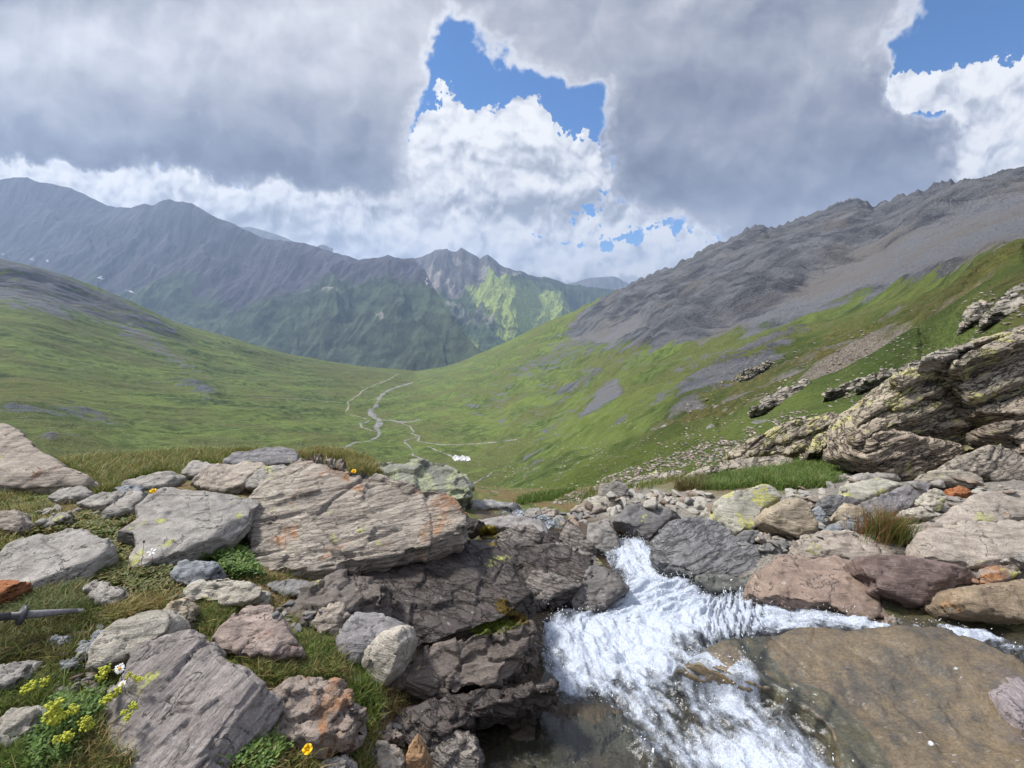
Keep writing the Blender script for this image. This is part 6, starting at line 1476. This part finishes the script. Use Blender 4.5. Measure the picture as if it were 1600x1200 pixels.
        lathe('basket', [(66 * s, 4.0 * s), (66 * s, 13 * s), (68 * s, 13.5 * s), (70 * s, 12 * s), (72 * s, 5 * s), (80 * s, 5.4 * s), (80 * s, 4 * s)], plain('black_plastic', (.045, .045, .05), .5))
        lathe('collar', [(78 * s, .001), (78 * s, 5.2 * s), (108 * s, 5.6 * s), (110 * s, 5.0 * s), (110 * s, .001)], plain('dark_plastic', (.07, .07, .075), .45))
        lathe('shaft', [(108 * s, .001), (108 * s, 4.4 * s), (Lg, 4.6 * s), (Lg, .001)], plain('grey_alloy', (.50, .49, .53), .35, .6))
    # ---- flowers
    green = plain('stem_green', (.10, .15, .03)); brown = plain('stem_brown', (.12, .07, .035)); white = plain('petal_white', (.82, .82, .80)); yolk = plain('disc_yellow', (.65, .33, .02)); butter = plain('petal_yellow', (.80, .48, .01)); lime = plain('umbel_lime', (.42, .44, .05)); lgreen = plain('stem_lime', (.24, .28, .07))
    def tube(name, pts, r0, r1, mat, parent, n=7):
        pts = [np.array(p, float) for p in pts]; V, F = [], []
        for i, p in enumerate(pts):
            tg = pts[min(i + 1, len(pts) - 1)] - pts[max(i - 1, 0)]; tg /= np.linalg.norm(tg); a = np.cross(tg, [0.3, 1, .2]); a /= np.linalg.norm(a); b = np.cross(tg, a); r = r0 + (r1 - r0) * i / (len(pts) - 1)
            V += [p + r * (math.cos(k * 2 * math.pi / n) * a + math.sin(k * 2 * math.pi / n) * b) for k in range(n)]
        for i in range(len(pts) - 1): F += [[i * n + k, i * n + (k + 1) % n, (i + 1) * n + (k + 1) % n, (i + 1) * n + k] for k in range(n)]
        return link(name, np_mesh(name, V, F), mat, parent)
    def ball(name, spots, mat, parent):
        b = bmesh.new(); bmesh.ops.create_icosphere(b, subdivisions=1, radius=1.0); iv = np.array([v.co[:] for v in b.verts]); f = np.array([[v.index for v in q.verts] for q in b.faces]); b.free()
        V = np.vstack([iv * r * rg.uniform(.8, 1.2, (len(iv), 1)) + p for p, r in spots]); F = np.vstack([f + i * len(iv) for i in range(len(spots))])
        return link(name, np_mesh(name, V, F), mat, parent)
    def root_at(name, px_, py_, label, cat, base_px, group=None):
        h = C.px(base_px[0], base_px[1], ('grass', 'leafy', 'stone'))
        if h is None: return None
        o = bpy.data.objects.new(name, None); COL.objects.link(o); o.location = h[0]; tag(o, label, cat, group)
        dep = h[0][1] * CT - h[0][2] * ST
        d = rays(px_, py_); head = d * ((h[0][1] - (.10 if name == 'buttercup' else .01)) / d[1]) - h[0]
        return o, head, dep / F0
    def petals(name, c, n, L, wd, axis, mat, parent, cup=.15, thick=.0006):
        axis = np.array(axis, float); axis /= np.linalg.norm(axis); a = np.cross(axis, [0, 0, 1.]); a /= np.linalg.norm(a); b = np.cross(axis, a)
        for k in range(n):
            g = 2 * math.pi * k / n + rg.normal(0, .06); d = math.cos(g) * a + math.sin(g) * b; s_ = np.cross(axis, d); l = L * rg.uniform(.88, 1.08)
            pr = [(.12, .35), (.45, .9), (.75, 1.0), (.93, .65), (1.0, .2)]; V, F = [], []
            for q, (u, w) in enumerate(pr):
                m = c + d * l * u + axis * (cup * l * u * u)
                V += [m - s_ * wd * w, m + s_ * wd * w, m - s_ * wd * w - axis * thick, m + s_ * wd * w - axis * thick]
            for q in range(len(pr) - 1):
                i = q * 4; F += [[i, i + 1, i + 5, i + 4], [i + 2, i + 6, i + 7, i + 3], [i, i + 4, i + 6, i + 2], [i + 1, i + 3, i + 7, i + 5]]
            link(name, np_mesh(name, V, F), mat, parent)
    def daisy(px_, py_, base, label, r_px, axis=(.1, -.8, .6)):
        q = root_at('daisy', px_, py_, label, 'flower', base, None)
        if not q: return
        o, hd, s = q; tube('stem', [(0, 0, 0), hd * .5 + np.array([.004, 0, .004]), hd], .0012, .001, green, o)
        petals('petal', hd, 13, r_px * s, r_px * s * .20, axis, white, o, .05)
        ax = np.array(axis) / np.linalg.norm(axis); ball('disc', [(hd + ax * .001, r_px * s * .34)], yolk, o)
    daisy(187, 1045, (190, 1068), 'white daisy with a yellow centre below the pale oval boulder', 7.5)
    daisy(191, 1069, (196, 1084), 'half hidden white daisy just under the open daisy', 5, (.3, -.5, .8))
    q = root_at('alpine_flower', 237, 863, 'white starry flower on a thin stalk before the large flat slab', 'flower', (238, 884))
    if q: o, hd, s = q; tube('stem', [(0, 0, 0), hd * .5 + np.array([.003, 0, 0]), hd], .001, .0008, brown, o); petals('petal', hd, 5, 6.5 * s, 1.4 * s, (.1, -.6, .7), white, o, .1)
    q = root_at('seed_head', 225, 847, 'brown seed head on a straight stalk before the large flat slab', 'plant', (220, 886))
    if q: o, hd, s = q; tube('stem', [(0, 0, 0), hd * .5 + np.array([.002, 0, 0]), hd], .0012, .001, brown, o); ball('bud', [(hd, .0065), (hd + np.array([0, 0, .006]), .005)], plain('bud_brown', (.20, .09, .04)), o)
    def cup(px_, py_, base, label, r):
        q = root_at('buttercup', px_, py_, label, 'flower', base, None)
        if not q: return
        o, hd, s = q; tube('stem', [(0, 0, 0), hd * .5 + np.array([.004, 0, .002]), hd], .0012, .0009, green, o); petals('petal', hd, 5, r * s, r * s * .55, (.2, -.35, .9), butter, o, .9); ball('disc', [(hd + np.array([0, 0, .003]), r * s * .22)], yolk, o)
    cup(457, 1156, (462, 1180), 'yellow buttercup in dark leaves, the higher of the pair at the bottom edge', 7)
    cup(481, 1172, (480, 1194), 'yellow buttercup by a stone, the lower of the pair at the bottom edge', 7)
    cup(240, 769, (238, 780), 'small yellow flower between the leaning slabs by the golden turf', 4.5)
    cup(553, 738, (556, 746), 'small yellow flower in the grass behind the tilted outcrop', 4)
    def sprig(px_, py_, base, label, r=11, nb=26):
        q = root_at('ladys_mantle', px_, py_, label, 'plant', base, 'yellow-green flowering sprigs')
        if not q: return
        o, hd, s = q; mid = hd * .55 + np.array([rg.normal(0, .006), 0, .006])
        tube('stem', [(0, 0, 0), hd * .25, mid, hd], .0018, .0011, lgreen, o)
        for k in range(4):
            e = hd + np.array([rg.normal(0, r * s * .75), rg.normal(0, r * s * .5), rg.normal(0, r * s * .45)])
            tube('branch', [mid * .5 + hd * .5, (mid * .3 + hd * .7 + e) / 2, e], .0009, .0006, lgreen, o, 5)
            ball('flower_cluster', [(e + rg.normal(0, r * s * .26, 3), rg.uniform(.12, .2) * r * s) for _ in range(nb)], lime, o)
    sprig(90, 1050, (80, 1098), 'tallest yellow-green flower sprig standing in bare earth near the left edge', 13)
    sprig(50, 1072, (55, 1102), 'short yellow-green sprig left of the tallest sprig', 11)
    sprig(160, 1055, (138, 1100), 'yellow-green sprig reaching up to the daisies', 10)
    sprig(178, 1082, (140, 1116), 'yellow-green sprig bent over the largest near slab below the half hidden daisy', 10)
    sprig(204, 1110, (160, 1140), 'yellow-green sprig lying lowest on the largest near slab', 9)
    sprig(85, 1125, (75, 1160), 'dense yellow flower cluster in the leaves at the left bottom corner', 16, 40)
    sprig(70, 1155, (70, 1185), 'golden flower cluster closest to the bottom left corner', 16, 40)
    for px_, py_, lab in ((110, 1105, 'yellow-green flower head leaning over the leaf patch in the near left corner'), (100, 1150, 'golden flower head in the middle of the near left leaf patch'), (130, 1130, 'small lime flower head on the right rim of the near left leaf patch')):
        sprig(px_, py_, (px_ - 6, py_ + 34), lab, 10, 30)
    sprig(215, 1062, (200, 1080), 'small yellow-green sprig at the upper tip of the largest near slab', 7)
    # ---- the red-tipped tuft on the right bank
    h = C.px(1386, 838, ('grass', 'leafy', 'stone'))
    if h:
        B = Blades(); n = 900; R = h[0] + np.stack([rg.normal(0, .075, n), rg.normal(0, .06, n), np.zeros(n)], -1)
        B.add(R, rg.uniform(.09, .22, n), rg.uniform(.0014, .0024, n), .55, pal([(.10,.15,.03),(.13,.17,.035),(.07,.12,.025)], n, rg), rg)
        R = h[0] + np.stack([rg.normal(-.04, .085, n // 2), rg.normal(0, .06, n // 2), np.zeros(n // 2)], -1)
        B.add(R, rg.uniform(.16, .26, n // 2), rg.uniform(.0010, .0018, n // 2), .6, pal([(.24,.10,.045),(.20,.12,.05),(.28,.15,.08)], n // 2, rg), rg)
        tag(B.build('grass_tuft', leaf_mat(), None), 'green grass tuft with reddish tips between slabs on the right bank', 'grass tuft')
import time; _t = time.time()
def _lap(s): print(s, round(time.time() - _t, 1))
build_camera(); build_sky(); build_sun()
build_ground(); build_valley(); build_ranges(); _lap('terrain')
build_rocks(); build_cliff(); _lap('rocks')
build_plates(Caster()); C = Caster(); build_courses(C); _lap('courses')
build_rubble(Caster()); _lap('rubble')
build_scree(Caster()); build_grass(Caster()); _lap('scatter')
build_water(Caster()); _lap('water')
build_small(Caster()); _lap('small')
build_haze()
